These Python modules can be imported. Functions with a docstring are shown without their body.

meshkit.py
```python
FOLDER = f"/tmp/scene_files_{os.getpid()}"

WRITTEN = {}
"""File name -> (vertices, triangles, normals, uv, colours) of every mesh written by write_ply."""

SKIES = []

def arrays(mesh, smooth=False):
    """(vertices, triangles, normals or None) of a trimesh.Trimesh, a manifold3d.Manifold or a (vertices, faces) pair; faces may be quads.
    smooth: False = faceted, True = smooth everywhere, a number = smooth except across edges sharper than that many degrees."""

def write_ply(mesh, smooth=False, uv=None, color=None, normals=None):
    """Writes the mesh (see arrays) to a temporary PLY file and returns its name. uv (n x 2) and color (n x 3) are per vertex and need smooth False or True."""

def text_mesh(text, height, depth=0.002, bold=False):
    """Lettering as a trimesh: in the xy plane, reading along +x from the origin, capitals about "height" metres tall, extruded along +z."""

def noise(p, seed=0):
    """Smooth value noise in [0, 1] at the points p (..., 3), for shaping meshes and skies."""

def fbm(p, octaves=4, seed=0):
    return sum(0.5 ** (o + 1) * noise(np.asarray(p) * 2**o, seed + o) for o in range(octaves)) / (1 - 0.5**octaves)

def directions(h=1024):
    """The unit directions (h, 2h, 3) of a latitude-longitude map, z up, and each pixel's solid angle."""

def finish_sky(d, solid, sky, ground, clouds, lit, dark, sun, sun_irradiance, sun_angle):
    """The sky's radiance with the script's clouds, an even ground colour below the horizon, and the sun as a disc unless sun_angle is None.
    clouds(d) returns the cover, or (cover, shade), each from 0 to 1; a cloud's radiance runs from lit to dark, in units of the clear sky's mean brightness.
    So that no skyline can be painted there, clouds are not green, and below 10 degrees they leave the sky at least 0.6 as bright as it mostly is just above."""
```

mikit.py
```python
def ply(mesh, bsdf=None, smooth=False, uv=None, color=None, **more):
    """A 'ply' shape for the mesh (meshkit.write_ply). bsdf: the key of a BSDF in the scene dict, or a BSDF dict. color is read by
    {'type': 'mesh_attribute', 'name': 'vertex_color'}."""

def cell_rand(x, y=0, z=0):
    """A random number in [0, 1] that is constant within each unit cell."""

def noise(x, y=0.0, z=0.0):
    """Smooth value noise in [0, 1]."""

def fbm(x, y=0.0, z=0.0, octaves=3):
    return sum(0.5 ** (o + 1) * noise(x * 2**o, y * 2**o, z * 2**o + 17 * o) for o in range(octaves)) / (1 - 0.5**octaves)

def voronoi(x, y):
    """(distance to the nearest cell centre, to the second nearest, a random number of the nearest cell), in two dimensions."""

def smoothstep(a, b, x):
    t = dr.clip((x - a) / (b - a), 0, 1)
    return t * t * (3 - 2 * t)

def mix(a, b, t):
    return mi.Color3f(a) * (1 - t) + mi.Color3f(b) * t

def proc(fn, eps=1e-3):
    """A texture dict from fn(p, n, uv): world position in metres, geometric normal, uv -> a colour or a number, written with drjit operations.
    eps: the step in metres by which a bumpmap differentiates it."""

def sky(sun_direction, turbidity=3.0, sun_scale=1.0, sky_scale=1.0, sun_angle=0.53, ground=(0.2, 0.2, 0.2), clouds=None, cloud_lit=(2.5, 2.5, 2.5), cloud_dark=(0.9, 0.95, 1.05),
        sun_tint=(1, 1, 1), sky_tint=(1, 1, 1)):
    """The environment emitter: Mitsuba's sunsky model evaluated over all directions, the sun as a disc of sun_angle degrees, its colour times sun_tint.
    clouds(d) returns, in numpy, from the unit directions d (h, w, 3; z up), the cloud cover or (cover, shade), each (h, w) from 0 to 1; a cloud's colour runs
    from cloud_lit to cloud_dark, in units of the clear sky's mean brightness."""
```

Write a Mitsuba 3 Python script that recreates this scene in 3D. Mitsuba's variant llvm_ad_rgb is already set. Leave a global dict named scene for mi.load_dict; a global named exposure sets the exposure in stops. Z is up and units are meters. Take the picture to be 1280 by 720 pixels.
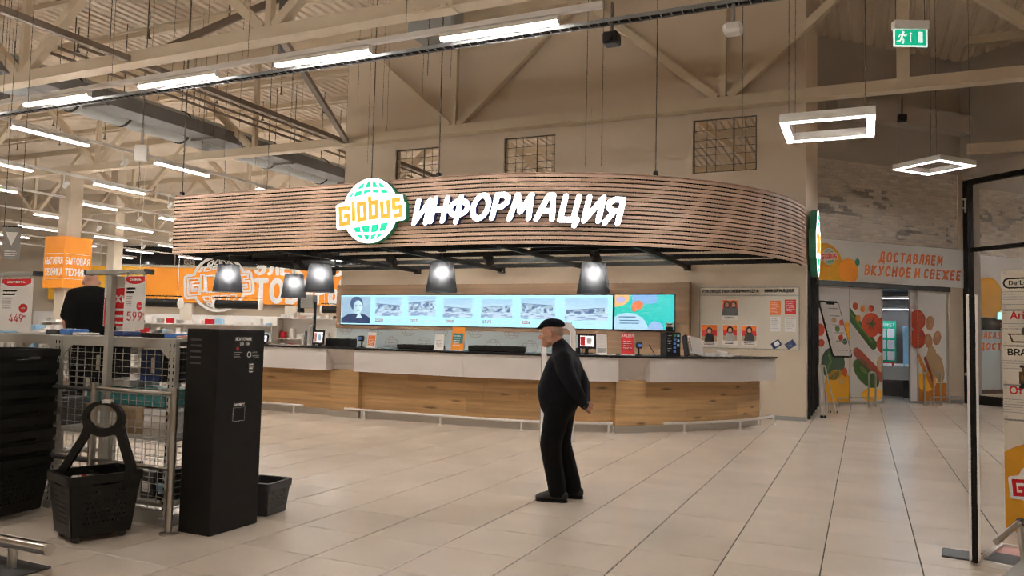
import math, random
import numpy as np, trimesh, mitsuba as mi, drjit as dr
import mikit, meshkit
from mikit import noise, fbm, cell_rand, smoothstep, mix, voronoi
from shapely.geometry import Polygon, LineString, Point, box as sbox
from shapely import affinity
from shapely.ops import unary_union
import manifold3d as m3
T4 = mi.ScalarTransform4f
rng = random.Random(7)
# ------------------------------------------------------------------ camera, exposure
F, YAW, PITCH, ROLL, CAMH = 964.0, .4276, .0591, .0227, 1.47
_fw = np.array([-math.sin(YAW)*math.cos(PITCH), math.cos(YAW)*math.cos(PITCH), math.sin(PITCH)])
_rt = np.array([math.cos(YAW), math.sin(YAW), 0]); _up = np.cross(_rt, _fw)
_up2 = -math.sin(ROLL)*_rt+math.cos(ROLL)*_up
_rt2 = math.cos(ROLL)*_rt+math.sin(ROLL)*_up
exposure = 2.3
TUBE = 22.0          # radiance of the ceiling tubes
scene = {}
labels = {}
def glow(r, g, b): return tuple(v/2**exposure for v in (r, g, b))     # signs and screens: brightness as seen
scene['camera'] = {'type': 'perspective', 'fov': 2*math.degrees(math.atan(640/F)), 'fov_axis': 'x', 'near_clip': .05, 'far_clip': 300.,
                   'to_world': T4().look_at(origin=[0, 0, CAMH], target=list(np.array([0, 0, CAMH])+_fw), up=list(_up2))}
def visible(p, m=60):
    v = np.array(p, float)-[0, 0, CAMH]; c = v@_fw
    if c < .3: return None
    x, y = 640+F*(v@_rt2)/c, 360-F*(v@_up2)/c
    return (c if -m < x < 1280+m and -m < y < 720+m else None)

# ------------------------------------------------------------------ materials
def rgb(c): return {'type': 'rgb', 'value': [float(x) for x in c]}
def mat(name, c, rough=.6, metallic=0., spec=.4, **k):
    tex = c if isinstance(c, dict) else rgb(c)
    b = {'type': 'principled', 'base_color': tex, 'roughness': float(rough), 'metallic': float(metallic), 'specular': float(spec), **k}
    scene[name] = {'type': 'twosided', 'bsdf': b}
    return name
def tile_fn(p, n, uv):
    i = dr.floor((p.x-.347)/.6); j = dr.floor((p.y-5.32)/.6)
    r = cell_rand(i+500, j+500)
    a = fbm(p.x*2.1+i*3.7, p.y*2.1+j*1.9, 0, 4)
    s = smoothstep(.55, .8, fbm(p.x*.7, p.y*.7, 4., 3))
    return mi.Color3f(.51, .442, .37)*(.95+.05*r+.16*(a-.5)-.07*s)
mat('m_tile', mikit.proc(tile_fn), .24, spec=.45)
mat('m_grout', (.085, .07, .055), .85)
def plaster_fn(p, n, uv):
    a = fbm(p.x*.9, p.y*.9, p.z*.9, 3)
    return mi.Color3f(.60, .503, .395)*(.95+.1*a)
mat('m_plaster', mikit.proc(plaster_fn), .85, spec=.2)
mat('m_plaster_light', (.66, .6, .51), .8, spec=.2)
mat('m_wall_far', (.56, .48, .38), .8, spec=.2)
mat('m_wall_dark', (.46, .41, .355), .85, spec=.2)
mat('m_deck', (.68, .585, .47), .6, spec=.3)
mat('m_steel', (.60, .51, .385), .55, spec=.3)
mat('m_steel_dark', (.20, .16, .125), .6)
mat('m_galv', (.36, .38, .38), .5, .35)
mat('m_tray', (.26, .27, .275), .7, spec=.2)
mat('m_duct_dark', (.13, .125, .12), .6)
mat('m_wire', (.11, .095, .08), .6)
mat('m_chrome', (.72, .70, .67), .16, 1.)
mat('m_rail', (.80, .78, .75), .32, .6)
mat('m_brushed', (.55, .52, .48), .34, 1.)
mat('m_black', (.007, .007, .007), .5, spec=.3)
mat('m_black_gloss', (.012, .012, .013), .16)
mat('m_black_plastic', (.010, .010, .0095), .45, spec=.3)
mat('m_dark_grey', (.06, .06, .06), .5)
mat('m_grey', (.30, .29, .27), .5)
mat('m_shelf_grey', (.40, .38, .34), .45)
mat('m_white', (.78, .76, .73), .5)
mat('m_white_gloss', (.80, .78, .75), .25)
mat('m_laminate', (.66, .61, .575), .4, spec=.3)
mat('m_paper', (.80, .77, .74), .6, spec=.2)
mat('m_orange', (.86, .31, .035), .5, spec=.3)
mat('m_orange_deep', (.80, .20, .03), .5, spec=.3)
mat('m_amber', (.62, .29, .025), .5, spec=.3)
mat('m_yellow', (.90, .48, .05), .5, spec=.3)
mat('m_red', (.62, .03, .035), .5, spec=.3)
mat('m_text_red', (.55, .02, .03), .6, spec=.2)
mat('m_text_black', (.02, .02, .02), .7, spec=.1)
mat('m_text_brown', (.10, .06, .03), .7, spec=.1)
mat('m_text_white', (.85, .85, .84), .6, spec=.2)
mat('m_text_orange', (.70, .18, .05), .6, spec=.2)
mat('m_text_grey', (.38, .37, .36), .7, spec=.1)
mat('m_green', (.03, .22, .12), .5)
mat('m_green_sign', (.02, .45, .25), .5)
mat('m_teal', (.05, .22, .22), .5)
mat('m_blue', (.07, .20, .55), .45)
mat('m_lightblue', (.35, .58, .78), .45)
mat('m_navy', (.03, .05, .16), .5)
mat('m_card', (.40, .28, .17), .7)
mat('m_backing', (.075, .052, .04), .8)
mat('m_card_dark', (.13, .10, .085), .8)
mat('m_pink', (.72, .42, .40), .5)
mat('m_skin', (.55, .29, .20), .5, spec=.35)
mat('m_jacket', (.0055, .0063, .010), .8, spec=.2)
mat('m_trouser', (.0035, .0035, .004), .85, spec=.2)
mat('m_cap', (.006, .007, .012), .9, spec=.15)
mat('m_shoe', (.012, .012, .012), .3, spec=.5)
mat('m_hair', (.40, .27, .21), .8)
mat('m_tee', (.007, .007, .007), .9, spec=.15)
mat('m_paleprint', (.52, .60, .63), .5, spec=.2)
def wood_fn(base, axis, sc, var, knots=0.):
    base = [float(x) for x in base]
    def fn(p, n, uv):
        a = p.x*.75+p.y*.66
        g = fbm(a*1.1, p.z*26*sc, axis, 4)
        g2 = fbm(a*5, p.z*110*sc, 3.+axis, 2)
        v = 1-var*.5+var*g+.22*var*(g2-.5)
        if knots:
            d, e, r = voronoi(a*1.15+.6*fbm(a, p.z*3, 0, 2), p.z*5.)
            v = v-knots*smoothstep(.14, .02, d)*smoothstep(.35, .5, r)
            b = cell_rand(dr.floor(p.z/.215), dr.floor(a/1.1+.37*dr.floor(p.z/.215)))
            v = v*(.90+.18*b)
        return mi.Color3f(*base)*v
    return mikit.proc(fn)
mat('m_oak', wood_fn((.46, .275, .125), 0., 1., .55, .55), .45, spec=.3)
mat('m_walnut', wood_fn((.30, .19, .115), 5., .8, .6), .5, spec=.3)
SLAT = ['m_slat0', 'm_slat1', 'm_slat2', 'm_slat3']
for k, c in enumerate([(.62, .435, .325), (.68, .49, .375), (.56, .385, .285), (.65, .46, .345)]):
    mat(SLAT[k], wood_fn(c, 9.+k, .9, .55), .5, spec=.3)
def brick_fn(p, n, uv):
    # p runs over a wall turned 45 degrees; one tone per brick, a band of dark bricks
    s = (p.x+p.y)*.7071; r = dr.floor(p.z/.075); c = dr.floor(s/.26+.5*(r-2*dr.floor(r/2)))
    h = cell_rand(c+300, r+300); patch = fbm(s*.9, p.z*2.2, 2., 3)
    dark = smoothstep(.60, .70, patch)*smoothstep(.50, .55, h)
    v = .80+.25*cell_rand(c+11, r+77)+.12*(fbm(s*14, p.z*14, 1., 2)-.5)
    return mix(mi.Color3f(.66, .585, .505)*v, mi.Color3f(.20, .165, .14)*v, dark*.8)
mat('m_brick', mikit.proc(brick_fn), .8, spec=.2)
scene['m_pane'] = {'type': 'thindielectric', 'int_ior': 1.5}
scene['m_shade'] = {'type': 'principledthin', 'base_color': rgb((.030, .031, .035)), 'roughness': .85, 'spec_trans': .6, 'diff_trans': .16, 'spec_tint': 0., 'eta': 1.4}

# ------------------------------------------------------------------ helpers
place, _count = {}, {}
I4 = np.eye(4)
def numbered(name):
    k = _count.get(name, 0); _count[name] = k+1
    return name if k == 0 else f'{name}_{k:03d}'
def tr(x=0, y=0, z=0, rz=0.):
    m = np.eye(4); c, s = math.cos(rz), math.sin(rz); m[:2, :2] = [[c, -s], [s, c]]; m[:3, 3] = [x, y, z]; return m
def fr(o, u, v, n=None):
    """Frame: mesh x along u, y along v, z along u x v, at o."""
    u = np.array(u, float); u /= np.linalg.norm(u); v = np.array(v, float); v -= u*(u@v); v /= np.linalg.norm(v)
    m = np.eye(4); m[:3, 0], m[:3, 1], m[:3, 2], m[:3, 3] = u, v, np.cross(u, v), o; return m
def thing(name, label, cat, group=None, at=None, kind=None):
    k = numbered(name); place[k] = I4 if at is None else at
    labels[k] = {'label': label, 'category': cat}
    if group: labels[k]['group'] = group
    if kind: labels[k]['kind'] = kind
    return k
def shape(mesh, m, smooth=False, emit=None):
    d = mikit.ply(mesh, m, smooth=smooth)
    if emit is not None: d['emitter'] = {'type': 'area', 'radiance': emit if isinstance(emit, dict) else rgb(emit)}
    return d
def part(parent, name, mesh, m=None, at=None, label=None, kind=None, smooth=False, emit=None):
    """mesh: a trimesh, a manifold, or a ply dict made by shape() (then shared)."""
    k = numbered(f'{parent}__{name}')
    d = mesh if isinstance(mesh, dict) else shape(mesh, m, smooth, emit)
    M = place.get(parent.split('__')[0], I4)
    if at is not None: M = M@at
    if M is not I4: d = {**d, 'to_world': T4(M)}
    scene[k] = d
    if label or kind:
        labels[k] = {}
        if label: labels[k]['label'] = label
        if kind: labels[k]['kind'] = kind
    return k
def solo(name, label, cat, mesh, m=None, at=None, group=None, kind=None, smooth=False, emit=None):
    k = numbered(name)
    d = mesh if isinstance(mesh, dict) else shape(mesh, m, smooth, emit)
    if at is not None: d = {**d, 'to_world': T4(at)}
    scene[k] = d; place[k] = I4 if at is None else at
    labels[k] = {'label': label, 'category': cat}
    if group: labels[k]['group'] = group
    if kind: labels[k]['kind'] = kind
    return k
def struct(name, mesh, m, at=None, smooth=False):
    d = shape(mesh, m, smooth)
    if at is not None: d['to_world'] = T4(at)
    scene[name] = d; place[name] = I4 if at is None else at; labels[name] = {'kind': 'structure'}; _count[name] = 1
    return name
cat_ = trimesh.util.concatenate
def bx(x0, x1, y0, y1, z0, z1):
    b = trimesh.creation.box([abs(x1-x0), abs(y1-y0), abs(z1-z0)]); b.apply_translation([(x0+x1)/2, (y0+y1)/2, (z0+z1)/2]); return b
def rbx(x0, x1, y0, y1, z0, z1, r=.01):
    """A box with chamfered edges."""
    pts = []
    for sx in (0, 1):
        for sy in (0, 1):
            for sz in (0, 1):
                p = np.array([(x0, x1)[sx], (y0, y1)[sy], (z0, z1)[sz]]); d = np.array([1-2*sx, 1-2*sy, 1-2*sz])*r
                for a in range(3):
                    q = p+d; q[a] = p[a]; pts.append(q)
    return trimesh.convex.convex_hull(np.array(pts))
def tube(p, q, r, n=8):
    return trimesh.creation.cylinder(r, segment=np.array([p, q], float), sections=n)
def bar(p, q, w, h, up=(0, 0, 1)):
    """A rectangular bar from p to q: w across, h along up."""
    p, q = np.array(p, float), np.array(q, float); d = q-p; L = np.linalg.norm(d); d /= L
    up = np.array(up, float)
    if abs(up@d) > .95: up = np.array([0, 1., 0]) if abs(d[1]) < .9 else np.array([1., 0, 0])
    v = up-d*(up@d); v /= np.linalg.norm(v); u = np.cross(v, d)
    b = trimesh.creation.box([w, h, L]); m = np.eye(4); m[:3, 0], m[:3, 1], m[:3, 2], m[:3, 3] = u, v, d, (p+q)/2
    b.apply_transform(m); return b
def pipe(pts, r, n=8):
    """A bent tube through the points."""
    pts = [np.array(p, float) for p in pts]
    ms = [tube(a, b, r, n) for a, b in zip(pts, pts[1:])]
    for p in pts[1:-1]:
        s = trimesh.creation.icosphere(1, r); s.apply_translation(p); ms.append(s)
    return cat_(ms)
def bend(pts, rad, n=5):
    """Rounds the corners of a polyline."""
    pts = [np.array(p, float) for p in pts]; out = [pts[0]]
    for a, b, c in zip(pts, pts[1:], pts[2:]):
        u, v = (a-b)/np.linalg.norm(a-b), (c-b)/np.linalg.norm(c-b)
        for t in np.linspace(0, 1, n): out.append((1-t)**2*(b+u*rad)+2*t*(1-t)*b+t*t*(b+v*rad))
    return out+[pts[-1]]
def ext(g, depth):
    gs = [x for x in getattr(g, 'geoms', [g]) if x.area > 1e-7]
    return cat_([trimesh.creation.extrude_polygon(x, depth, engine='earcut') for x in gs])
def lathe(prof, n=24):
    return trimesh.creation.revolve(np.array(prof, float), sections=n)
def ball(p, r, sub=2, s=(1, 1, 1)):
    b = trimesh.creation.icosphere(sub, r); b.apply_scale(s); b.apply_translation(p); return b
def rrect(w, h, r): return sbox(-w/2+r, -h/2+r, w/2-r, h/2-r).buffer(r, quad_segs=5)
# --- brush lettering drawn as strokes
def ell(cx, cy, a, b, t0=0, t1=360, n=22): return [(cx+a*math.cos(math.radians(t)), cy+b*math.sin(math.radians(t))) for t in np.linspace(t0, t1, n)]
G = {'И': ([[(0, 1), (.02, 0), (.54, 1), (.56, 0)]], .56), 'Н': ([[(0, 1), (0, 0)], [(.54, 1), (.54, 0)], [(0, .5), (.54, .52)]], .54),
 'Ф': ([ell(.36, .55, .36, .30), [(.36, 1.03), (.36, -.05)]], .72), 'О': ([ell(.31, .5, .31, .5)], .62), 'Р': ([[(.02, 0), (.02, 1), (.3, 1), (.48, .88), (.48, .66), (.3, .48), (.02, .45)]], .48),
 'М': ([[(0, 0), (.1, 1), (.36, .28), (.64, 1), (.74, 0)]], .74), 'А': ([[(0, 0), (.25, 1), (.42, 1), (.6, 0)], [(.1, .34), (.54, .34)]], .6),
 'Ц': ([[(0, 1), (0, 0), (.5, 0), (.5, 1)], [(.5, 0), (.64, .0), (.60, -.24)]], .64), 'Я': ([[(.5, 0), (.5, 1), (.18, 1), (0, .88), (0, .66), (.18, .5), (.5, .5)], [(.26, .48), (0, 0)]], .5),
 'Д': ([[(.08, .02), (.22, 1), (.54, 1), (.54, .02)], [(-.06, -.2), (-.04, 0), (.68, 0), (.66, -.2)]], .66), 'С': ([ell(.30, .5, .30, .5, 48, 312, 16)], .52),
 'Т': ([[(0, 1), (.58, 1)], [(.29, 1), (.29, 0)]], .58), 'В': ([[(0, 0), (0, 1), (.3, 1), (.42, .86), (.42, .66), (.28, .54), (0, .54)], [(.28, .54), (.48, .4), (.48, .14), (.32, 0), (0, 0)]], .48),
 'Л': ([[(0, 0), (.1, .08), (.22, 1), (.54, 1), (.54, 0)]], .54), 'Е': ([[(.46, 1), (0, 1), (0, 0), (.46, 0)], [(0, .52), (.4, .52)]], .46),
 'К': ([[(0, 1), (0, 0)], [(.5, 1), (.02, .48), (.52, 0)]], .52), 'У': ([[(0, 1), (.28, .42)], [(.56, 1), (.22, .05), (.04, 0)]], .56),
 'Ж': ([[(.4, 1), (.4, 0)], [(0, 1), (.38, .5), (0, 0)], [(.8, 1), (.42, .5), (.8, 0)]], .8), 'Б': ([[(.46, 1), (0, 1), (0, 0), (.3, 0), (.48, .14), (.48, .4), (.3, .54), (0, .54)]], .48),
 'Ы': ([[(0, 1), (0, 0), (.25, 0), (.4, .14), (.4, .4), (.25, .54), (0, .54)], [(.6, 1), (.6, 0)]], .6), 'Х': ([[(0, 1), (.52, 0)], [(.52, 1), (0, 0)]], .52),
 'Э': ([ell(.2, .5, .3, .5, 140, -140, 16), [(.1, .52), (.5, .52)]], .5), 'З': ([[(0, .9), (.15, 1), (.35, .95), (.42, .78), (.32, .58), (.15, .53)], [(.3, .56), (.46, .4), (.46, .16), (.3, 0), (.1, 0), (-.02, .12)]], .46),
 'Г': ([[(0, 0), (0, 1), (.44, 1)]], .44), 'П': ([[(0, 0), (0, 1), (.52, 1), (.52, 0)]], .52), 'Ш': ([[(0, 1), (0, 0), (.7, 0), (.7, 1)], [(.35, 1), (.35, 0)]], .7),
 'Ь': ([[(0, 1), (0, 0), (.28, 0), (.44, .14), (.44, .4), (.28, .54), (0, .54)]], .44), 'Й': ([[(0, 1), (.02, 0), (.54, 1), (.56, 0)], [(.14, 1.24), (.28, 1.16), (.42, 1.24)]], .56), ' ': ([], .3)}
def glyph(ch, h, r, shear=0., wx=1.):
    st, w = G[ch]
    g = unary_union([LineString([(x*h*wx, y*h) for x, y in s]).buffer(r, quad_segs=3) for s in st])
    if shear: g = affinity.skew(g, xs=shear, origin=(0, 0))
    return g, w*h*wx
def brush(text, h, r, gap, shear=0., wx=1.):
    """The whole line as one polygon set, left end at x = 0."""
    x, out = 0, []
    for ch in text:
        if ch == ' ': x += .35*h; continue
        g, w = glyph(ch, h, r, shear, wx); out.append(affinity.translate(g, x, 0)); x += w+gap
    return unary_union(out), x-gap
def centred(g):
    x0, y0, x1, y1 = g.bounds; return affinity.translate(g, -(x0+x1)/2, -(y0+y1)/2)
def fit(g, w, h=None):
    x0, y0, x1, y1 = g.bounds; s = w/(x1-x0); return affinity.scale(centred(g), s, s if h is None else h/(y1-y0), origin=(0, 0))
def words(text, h, bold=False, depth=.0012):
    m = meshkit.text_mesh(text, h, depth, bold); m.apply_translation([-(m.bounds[0][0]+m.bounds[1][0])/2, 0, 0]); return m
def scribble(w, rows, dy, h, seed, ragged=.35):
    """Rows of small print as thin bars too small to read."""
    r = random.Random(seed); ms = []
    for k in range(rows):
        L = w*(1-ragged*r.random()); ms.append(bx(-w/2, -w/2+L, -k*dy-h, -k*dy, 0, .0012))
    return cat_(ms)
# --- the round logo with a word across a globe: letters, green patches and the white plate behind
LG = {'g': ([[(.54, .82), (0, .82), (0, 0), (.54, 0), (.54, .38), (.34, .38)]], .54), 'l': ([[(0, 1.08), (0, 0)]], 0.), 'o': ([[(0, 0), (.42, 0), (.42, .82), (0, .82), (0, 0)]], .42),
 'b': ([[(0, 1.15), (0, 0), (.42, 0), (.42, .78), (0, .78)]], .42), 'u': ([[(0, .82), (0, 0), (.42, 0), (.42, .82)]], .42), 's': ([[(.42, .82), (0, .82), (0, .42), (.42, .42), (.42, 0), (0, 0)]], .42)}
def logo():
    x, let = 0, []
    for k, ch in enumerate('globus'):
        st, w = LG[ch]
        g = unary_union([LineString(s).buffer(.115, cap_style='flat' if ch in 'lbus' else 'square', join_style='mitre') for s in st])
        let.append(affinity.translate(g, x, .10*math.sin(k/5*math.pi))); x += w+.35
    word = affinity.rotate(unary_union(let), 5, origin=(x/2, .4)); x0, y0, x1, y1 = word.bounds
    word = affinity.translate(word, -(x0+x1)/2, -(y0+y1)/2); s = 1.0/(x1-x0); word = affinity.scale(word, s, s*1.05, origin=(0, 0))
    disc = affinity.scale(Point(0, 0).buffer(1, quad_segs=16), .40, .40, origin=(0, 0))
    band = word.buffer(.035).union(word.convex_hull.buffer(.025))
    plate = disc.buffer(.028).union(band.buffer(.012))
    ring = disc.buffer(-.012)
    free = ring.difference(band.buffer(.012))
    cuts = [LineString(ell(dx, 0, .0001+abs(.0), .5)).buffer(.001) for dx in ()]
    lines = [LineString([(xx*1.0*math.sin(t), .42*math.cos(t)) for t in np.linspace(0, math.pi, 24)]).buffer(.013) for xx in (-.31, -.15, 0.02, .18, .33)]
    lines += [LineString([(-.5, y), (0, y*1.14), (.5, y)]).buffer(.013) for y in (.255, -.265)]
    patch = free.buffer(-.008).difference(unary_union(lines).buffer(.003)).buffer(-.008).buffer(.008)
    patch = unary_union([p for p in getattr(patch, 'geoms', [patch]) if p.area > .0012])
    return word, patch, plate, band
LOGO_WORD, LOGO_PATCH, LOGO_PLATE, LOGO_BAND = logo()
def logo_parts(parent, at, size, depth=.002, green='m_green_sign', letter='m_orange', plate='m_white', emit=None):
    """A flat logo of the given width on the frame `at`."""
    sc = lambda g: affinity.scale(g, size, size, origin=(0, 0))
    part(parent, 'logo_plate', ext(sc(LOGO_PLATE), depth), plate, at)
    up_ = at@tr(0, 0, depth)
    part(parent, 'logo_patches', ext(sc(LOGO_PATCH), depth), green, up_, kind='stuff')
    part(parent, 'logo_word', ext(sc(LOGO_WORD), depth), letter, up_)
# ================================================================== THE SETTING
# ---- floor: one part per tile where they show large, the rest one field
struct('floor', bx(-48, 12, -6, 46, -.10, -.004), 'm_grout')
def tile_mesh(w, d, t=.012, c=.0025):
    b = bx(-w/2, w/2, -d/2, d/2, -t, 0); v = b.vertices.copy(); top = v[:, 2] > -1e-6
    lo = v.copy(); lo[top, 2] = -c
    hi = v[top].copy(); hi[:, :2] -= np.sign(hi[:, :2])*c
    return trimesh.convex.convex_hull(np.vstack([lo, hi]))
TS, TX, TY = .6, .347, 5.32
gap = .0045
tile_ply = shape(tile_mesh(TS-.0085, TS-.0048), 'm_tile')
cells = []
for i in range(-40, 16):
    for j in range(-10, 42):
        x, y = TX+(i+.5)*TS, TY+(j+.5)*TS
        c = visible((x, y, 0), 80)
        hid = (-11 < x < -2 and y > 11.8 and (x < -5.6 or (x+5.65)**2+(y-15.05)**2 < 14)) or (x > -11 and x < -1.3 and y > 15) or (x < -6 and y < 20 and y > 5 and y < 10+0*x and x < -8)
        cells.append((c is None or hid, c or 99+abs(x)+abs(y), x, y))
cells.sort()
for k, (off, c, x, y) in enumerate(cells[:300]): part('floor', 'tile', tile_ply, at=tr(x, y, 0))
base_t = tile_mesh(TS-gap, TS-gap)
rest = []
for off, c, x, y in cells[300:]:
    b = bx(x-TS/2+.0042, x+TS/2-.0042, y-TS/2+.0024, y+TS/2-.0024, -.012, 0); rest.append(b)
part('floor', 'tile_field', cat_(rest), 'm_tile', kind='stuff')
struct('ground', bx(-48, 12, -6, 46, -.4, -.1), 'm_grout')
# ---- roof deck in corrugated sheets on the trusses
DECK = 8.62
struct('ceiling', bx(-48, 12, -8, 46, DECK+.1, DECK+.25), 'm_deck')
def sheet_mesh(w=1.0, L=9.0, pitch=.25, d=.04):
    prof = []
    for k in range(int(round(w/pitch))):
        x = k*pitch-w/2; prof += [(x+.015, d), (x+.055, 0), (x+pitch-.055, 0), (x+pitch-.015, d)]
    prof = [(-w/2-.015, d)]+prof+[(w/2+.015, d)]
    up_ = [(x, z+.012) for x, z in reversed(prof)]
    m = trimesh.creation.extrude_polygon(Polygon(prof+up_), L, engine='earcut')
    m.apply_transform(np.array([[1, 0, 0, 0], [0, 0, -1, 0], [0, 1, 0, 0], [0, 0, 0, 1.]]))   # profile upright, length along -y
    return m
sheet_ply = shape(sheet_mesh(), 'm_deck')
for j in range(6):
    for i in range(-46, 10):
        if any(visible((i+.5, -6+9*j+q, DECK), 120) for q in (0, 2, 4.5, 7, 9)) or (j == 0 and i % 2 == 0 and False):
            part('ceiling', 'deck_sheet', sheet_ply, at=tr(i+.5, 3+9*j-.01*(i % 2), DECK))
# ---- walls
def panel_with_holes(x0, x1, z0, z1, holes, y, t):
    g = sbox(x0, z0, x1, z1).difference(unary_union([sbox(a, b, c, d) for a, b, c, d in holes]) if holes else Polygon())
    m = ext(g, t); m.apply_transform(np.array([[1, 0, 0, 0], [0, 0, -1, y+t], [0, 1, 0, 0], [0, 0, 0, 1.]])); return m
WX0, WX1, WY = -11.36, -.945, 15.06
OPEN = [(-9.93, 4.66, -8.76, 5.69), (-7.13, 4.67, -5.93, 5.73), (-3.03, 4.68, -1.82, 5.74)]
struct('wall_back', panel_with_holes(WX0, WX1, 0, DECK+.1, OPEN, WY, .22), 'm_plaster')
struct('wall_side', bx(-1.16, -.945, WY+.22, 19.02, 0, DECK+.1), 'm_plaster')
struct('baseboard_back', bx(-1.62, WX1+.012, WY-.012, WY, 0, .075), 'm_grey')
for k, (a, b, c, d) in enumerate(OPEN):
    w = struct(f'window_{k+1}', cat_([bar((a, WY+.06, b), (c, WY+.06, b), .04, .05), bar((a, WY+.06, d), (c, WY+.06, d), .04, .03), bar((a+.015, WY+.06, b), (a+.015, WY+.06, d), .03, .03, (0, 1, 0)), bar((c-.015, WY+.06, b), (c-.015, WY+.06, d), .03, .03, (0, 1, 0))]), 'm_wire')
    ms = [tube((a+(c-a)*t, WY+.06, b), (a+(c-a)*t, WY+.06, d), .006+.010*(q == 2), 5) for q, t in enumerate((.22, .36, .64, .82))]
    ms += [tube((a, WY+.065, b+(d-b)*t), (c, WY+.065, b+(d-b)*t), .006, 5) for t in (.14, .34, .48, .62, .8)]
    part(w, 'mesh_grid', cat_(ms), 'm_wire')
# entrance wall, turned 45 degrees: s along it from its left end, z up, facing the hall
EA, EU = np.array([-.979, 18.991, 0.]), np.array([.7098, .7044, 0.])
EN = np.cross(EU, [0, 0, 1.])
EF = fr(EA, EU, (0, 0, 1))          # x = s, y = z, z = towards the hall
def upright(m, frame): m = m.copy(); m.apply_transform(frame); return m
EL = 4.62
wall_e = ext(sbox(-.05, 0, EL+.6, DECK+.1).difference(sbox(.02, 0, 4.06, 2.80)), .2)
struct('wall_entrance', upright(wall_e, EF@tr(0, 0, -.2)), 'm_wall_dark')
bricks = []
for r in range(int((5.72-3.84)/.075)):
    for c in range(-1, 19):
        s0 = c*.26+(.13 if r % 2 else 0)+.004; s1 = min(s0+.252, EL-.22); s0 = max(s0, 0)
        if s1-s0 < .04: continue
        z = 3.84+r*.075; dpt = .012+.012*rng.random()
        bricks.append(bx(s0, s1, z+.004, z+.071, 0, dpt))
part('wall_entrance', 'brick_facing', upright(cat_(bricks), EF), 'm_brick', kind='stuff')
part('wall_entrance', 'end_pier', upright(bx(4.10, EL-.02, 0, 3.0, 0, .03), EF), 'm_plaster')
part('wall_entrance', 'end_pier', upright(bx(EL-.22, EL, 3.82, 5.72, 0, .05), EF), 'm_plaster')
part('wall_entrance', 'duct_casing', upright(bx(.3, EL+.5, 6.7, 7.15, 0, .35), EF), 'm_wall_dark')
struct('baseboard_entrance', upright(bx(4.08, EL, 0, .09, .03, .045), EF), 'm_grey')
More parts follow.
